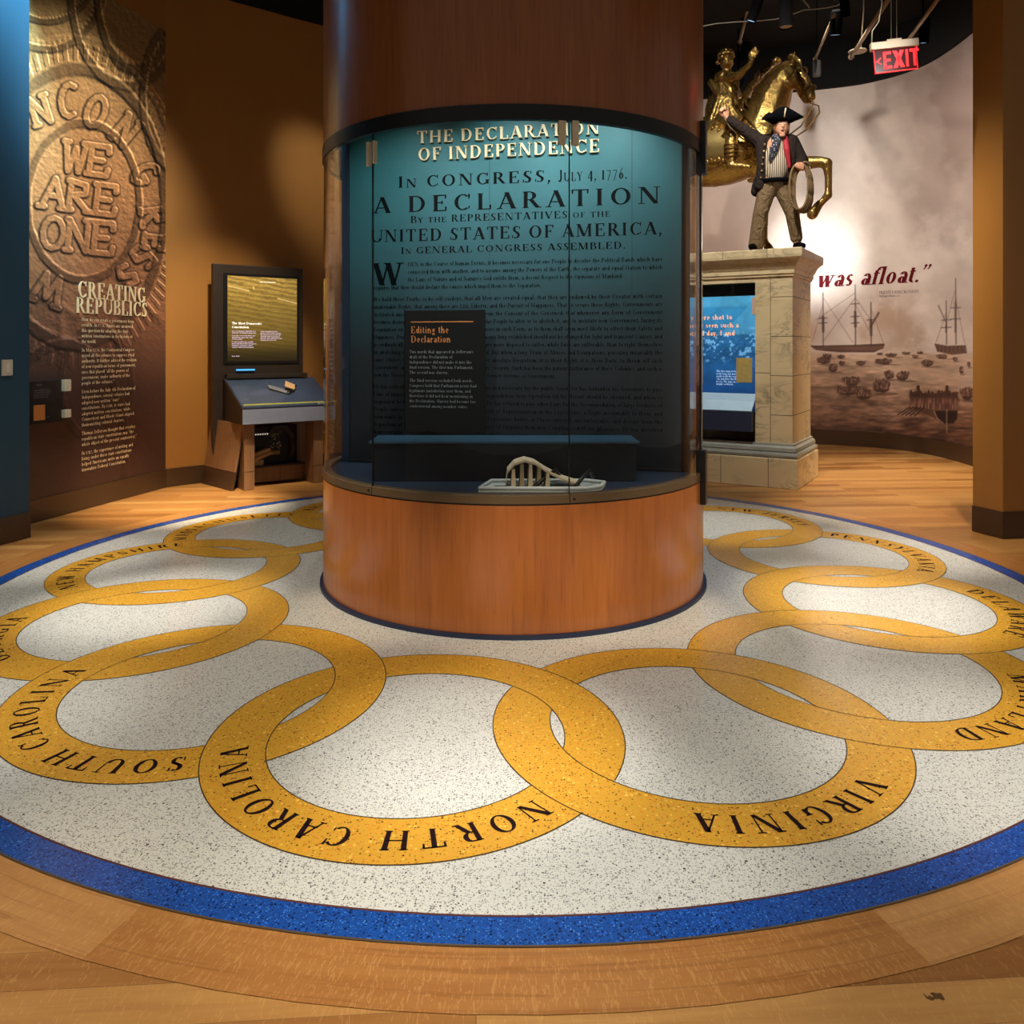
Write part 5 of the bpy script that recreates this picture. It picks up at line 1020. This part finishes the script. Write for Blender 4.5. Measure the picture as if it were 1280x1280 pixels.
# ================================================================== HANGING AND CEILING FITTINGS
ED = 7.0; ex_ = lambda u: (u-CX)*ED/F
xs_ = thing('exit_sign', 'red lit EXIT sign on clear plate hanging from the black ceiling at the right', 'exit sign', (ex_(1118.5), ED, zat(73, ED)), math.radians(-10))
sx = .195
bm = bmesh.new(); box(bm, (-sx, -.03, .085), (sx, .03, .15)); bmo('housing', bm, plain('pale_metal_housing', (190, 172, 148), .4, .3), xs_, bevel=.006).rotation_euler = (0, -.05, 0)
boxo('canopy', (-.06, -.02, .15), (.06, .02, .168), plain('canopy_metal', (180, 164, 140), .4, .3), xs_).rotation_euler = (0, -.05, 0)
rp_ = NT('red_edge_lit_plate'); M['exitplate'] = rp_.set(Base_Color=lin((34, 3, 6)), Emission_Color=lin((150, 8, 20)), Emission_Strength=.16, Roughness=.15)
pl_ = boxo('plate', (-.17, -.006, -.115), (.18, .006, .095), M['exitplate'], xs_, .002); pl_.rotation_euler = (0, -.07, 0)
M['exitred'] = glow('lit_red', (255, 34, 40), 1.6)
for a, b in (((-.17, -.007, -.115), (.18, .007, -.108)), ((-.17, -.007, -.115), (-.165, .007, .095)), ((.175, -.007, -.115), (.18, .007, .095))):
    boxo('lit_edge', a, b, M['exitred'], xs_, 0).rotation_euler = (0, -.07, 0)
def bold(polys, e=.006): return polys
el = setline('X', 0, 0, 1)
EX = {'E': [(0, 0, .2, 1), (0, 0, .62, .17), (0, .83, .62, 1), (0, .42, .55, .58)], 'I': [(0, 0, .2, 1)], 'T': [(0, .83, .7, 1), (.25, 0, .45, 1)]}
pol = []; x = -.095
for ch in 'EXIT':
    w_ = .15
    if ch == 'X': pol += [[(x, -.085), (x+.034, -.085), (x+.094, .065), (x+.06, .065)], [(x+.06, -.085), (x+.094, -.085), (x+.034, .065), (x, .065)]]; x += .105
    else:
        for a, b, c, d in EX[ch]: pol.append([(x+a*.105, -.085+b*w_), (x+c*.105, -.085+b*w_), (x+c*.105, -.085+d*w_), (x+a*.105, -.085+d*w_)])
        x += {'E': .077, 'I': .034, 'T': .08}[ch]
pol += [[(-.155, -.012), (-.115, .022), (-.115, .008), (-.139, -.012)], [(-.155, -.012), (-.139, -.012), (-.115, -.032), (-.115, -.046)]]
letters('lettering', pol, lambda x, y: (x, -.0075, y), M['exitred'], xs_).rotation_euler = (0, -.07, 0)
wire = plain('steel_wire', (150, 140, 124), .4, .5); whitewire = plain('white_cable', (176, 168, 152), .5)
for dx in (-.03, .015): tube('hanger_wire', [V(dx, 0, .165), V(dx, 0, 6.6-zat(73, ED))], .003, wire, xs_, 5)
tube('power_cord', [V(-.19, 0, .13), V(-.185, 0, .25), V(-.13, .0, .33), V(-.10, .02, .5), V(-.13, .05, .75), V(-.15, .1, 6.6-zat(73, ED))], .005, whitewire, xs_, 6)
ph = lambda u, v, d: V((u-CX)*d/F, d, zat(v, d))
canm = plain('black_can', (9, 8, 8), .9, spec=.05)
def can(name, u, v, d, r, L, label, lens, tilt=(0, 0), group='ceiling spotlights'):
    t_ = thing(name, label, 'spotlight', ph(u, v, d), 0, group)
    o = lathe('housing', [(r*.93, .004), (r, 0), (r, L), (r*.6, L+.03), (.01, L+.03)], canm, t_, 24, smooth=True)
    l_ = lathe('lens', [(.004, .012), (r*.9, .012), (r*.9, .02), (.004, .02)], lens, t_, 24)
    tube('stem', [V(0, 0, L+.03), V(0, 0, max(L+.06, 6.6-t_.location.z))], .012, canm, t_, 6)
    if tilt != (0, 0):
        for q in (o, l_): q.rotation_euler = (tilt[0], tilt[1], 0)
    return t_
cool = glow('lit_cool_lens', (150, 190, 230), 1.0); bright = glow('lit_bright_lens', (235, 240, 255), 3.); grille = plain('pale_grille', (180, 160, 132), .5, var=.3, sc=60); dim = glow('dim_cool_lens', (110, 140, 170), .5)
can('ceiling_spotlight', 938.5, 27, 8.6, .055, .25, 'black spotlight with bluish lens above the raised arm of the rider', cool, (.25, .3))
can('ceiling_spotlight', 982.5, 34.5, 8.2, .068, .34, 'straight black cylinder downlight with pale grille above the horse head', grille)
can('ceiling_spotlight', 1057, 21, 8.6, .05, .2, 'brightest white spotlight between the two ceiling rods', bright, (.3, -.2))
can('ceiling_spotlight', 1044, 44.5, 9.2, .07, .25, 'black spotlight with faint bluish lens below the brightest one', dim, (.2, 0))
can('ceiling_spotlight', 1154, 54.5, 9.0, .055, .25, 'black spotlight just right of the EXIT sign', cool, (.2, 0))
can('ceiling_spotlight', 928.5, 76, 12.2, .07, .25, 'distant spotlight behind the rider and his raised arm', dim, (.3, .2))
can('ceiling_spotlight', 923, 109, 12.6, .05, .12, 'small pale spotlight beyond the forearm of the rider', cool, (.3, .3))
rodm = plain('tan_steel_rod', (150, 126, 96), .45, .4)
def rod(u0, v0, d0, u1, v1, d1, r, label, cap=None):
    t_ = thing('ceiling_rod', label, 'rod', ph(u0, v0, d0), 0, 'steel rods under the ceiling'); q = ph(u1, v1, d1)-ph(u0, v0, d0)
    tube('shaft', [V(0, 0, 0), q], r, rodm, t_, 8); bm_ = bmesh.new(); bmesh.ops.create_uvsphere(bm_, u_segments=10, v_segments=8, radius=r*1.7, matrix=Matrix.Translation((0, 0, 0))); bmo('end_knuckle', bm_, rodm, t_, True); return t_
rod(1019, 74, 11.5, 1043, 18, 9.0, .018, 'slanting tan steel rod ending at the small grey cylinder above the horse')
rod(1064, 71, 11, 1110, 0, 7.6, .024, 'thickest slanting steel rod, between the white disc and the EXIT sign')
rod(1134, 52, 9.5, 1176, -6, 7.4, .02, 'slanting steel rod rising from behind the EXIT sign to the right')
rod(925, 52, 10.5, 934, 16, 9.2, .018, 'short steel rod beside the leftmost bluish spotlight')
o = thing('ceiling_disc', 'flat white round disc hanging at the foot of the thickest steel rod', 'ceiling fitting', ph(1072, 65, 10.9)); lathe('disc', [(.005, 0), (.115, .003), (.12, .01), (.115, .016), (.005, .02)], plain('white_disc', (196, 176, 150), .5), o, 28, smooth=True); tube('stem', [V(.04, 0, .02), V(.09, .02, .55), V(.09, .02, 6.6-o.location.z)], .01, rodm, o, 6)
o = thing('sensor_cylinder', 'small grey cylinder hanging above and right of the horse ears', 'ceiling fitting', ph(1021, 95, 11.5)); lathe('tube', [(.005, 0), (.055, 0), (.058, .02), (.058, .20), (.05, .215), (.005, .215)], plain('grey_can', (62, 56, 52), .5), o, 20, smooth=True); tube('hanger', [V(0, 0, .21), V(0, 0, 6.6-o.location.z)], .006, canm, o, 5)
o = thing('ceiling_cable', 'thin pale cable sagging across the dark ceiling above the statue', 'cable', (0, 0, 0)); tube('cable', [ph(878, 33, 9), ph(895, 29.5, 9), ph(920, 27.5, 9), ph(950, 26, 9), ph(970, 24, 9), ph(990, 18, 9), ph(1005, 12.5, 9), ph(1018, 11.5, 9), ph(1032, 10, 9), ph(1045, 7.5, 9), ph(1052, 4, 9)], .006, whitewire, o, 6); tube('branch', [ph(1002, -2, 9), ph(1007, 3, 9), ph(1012, 10, 9)], .007, whitewire, o, 6)
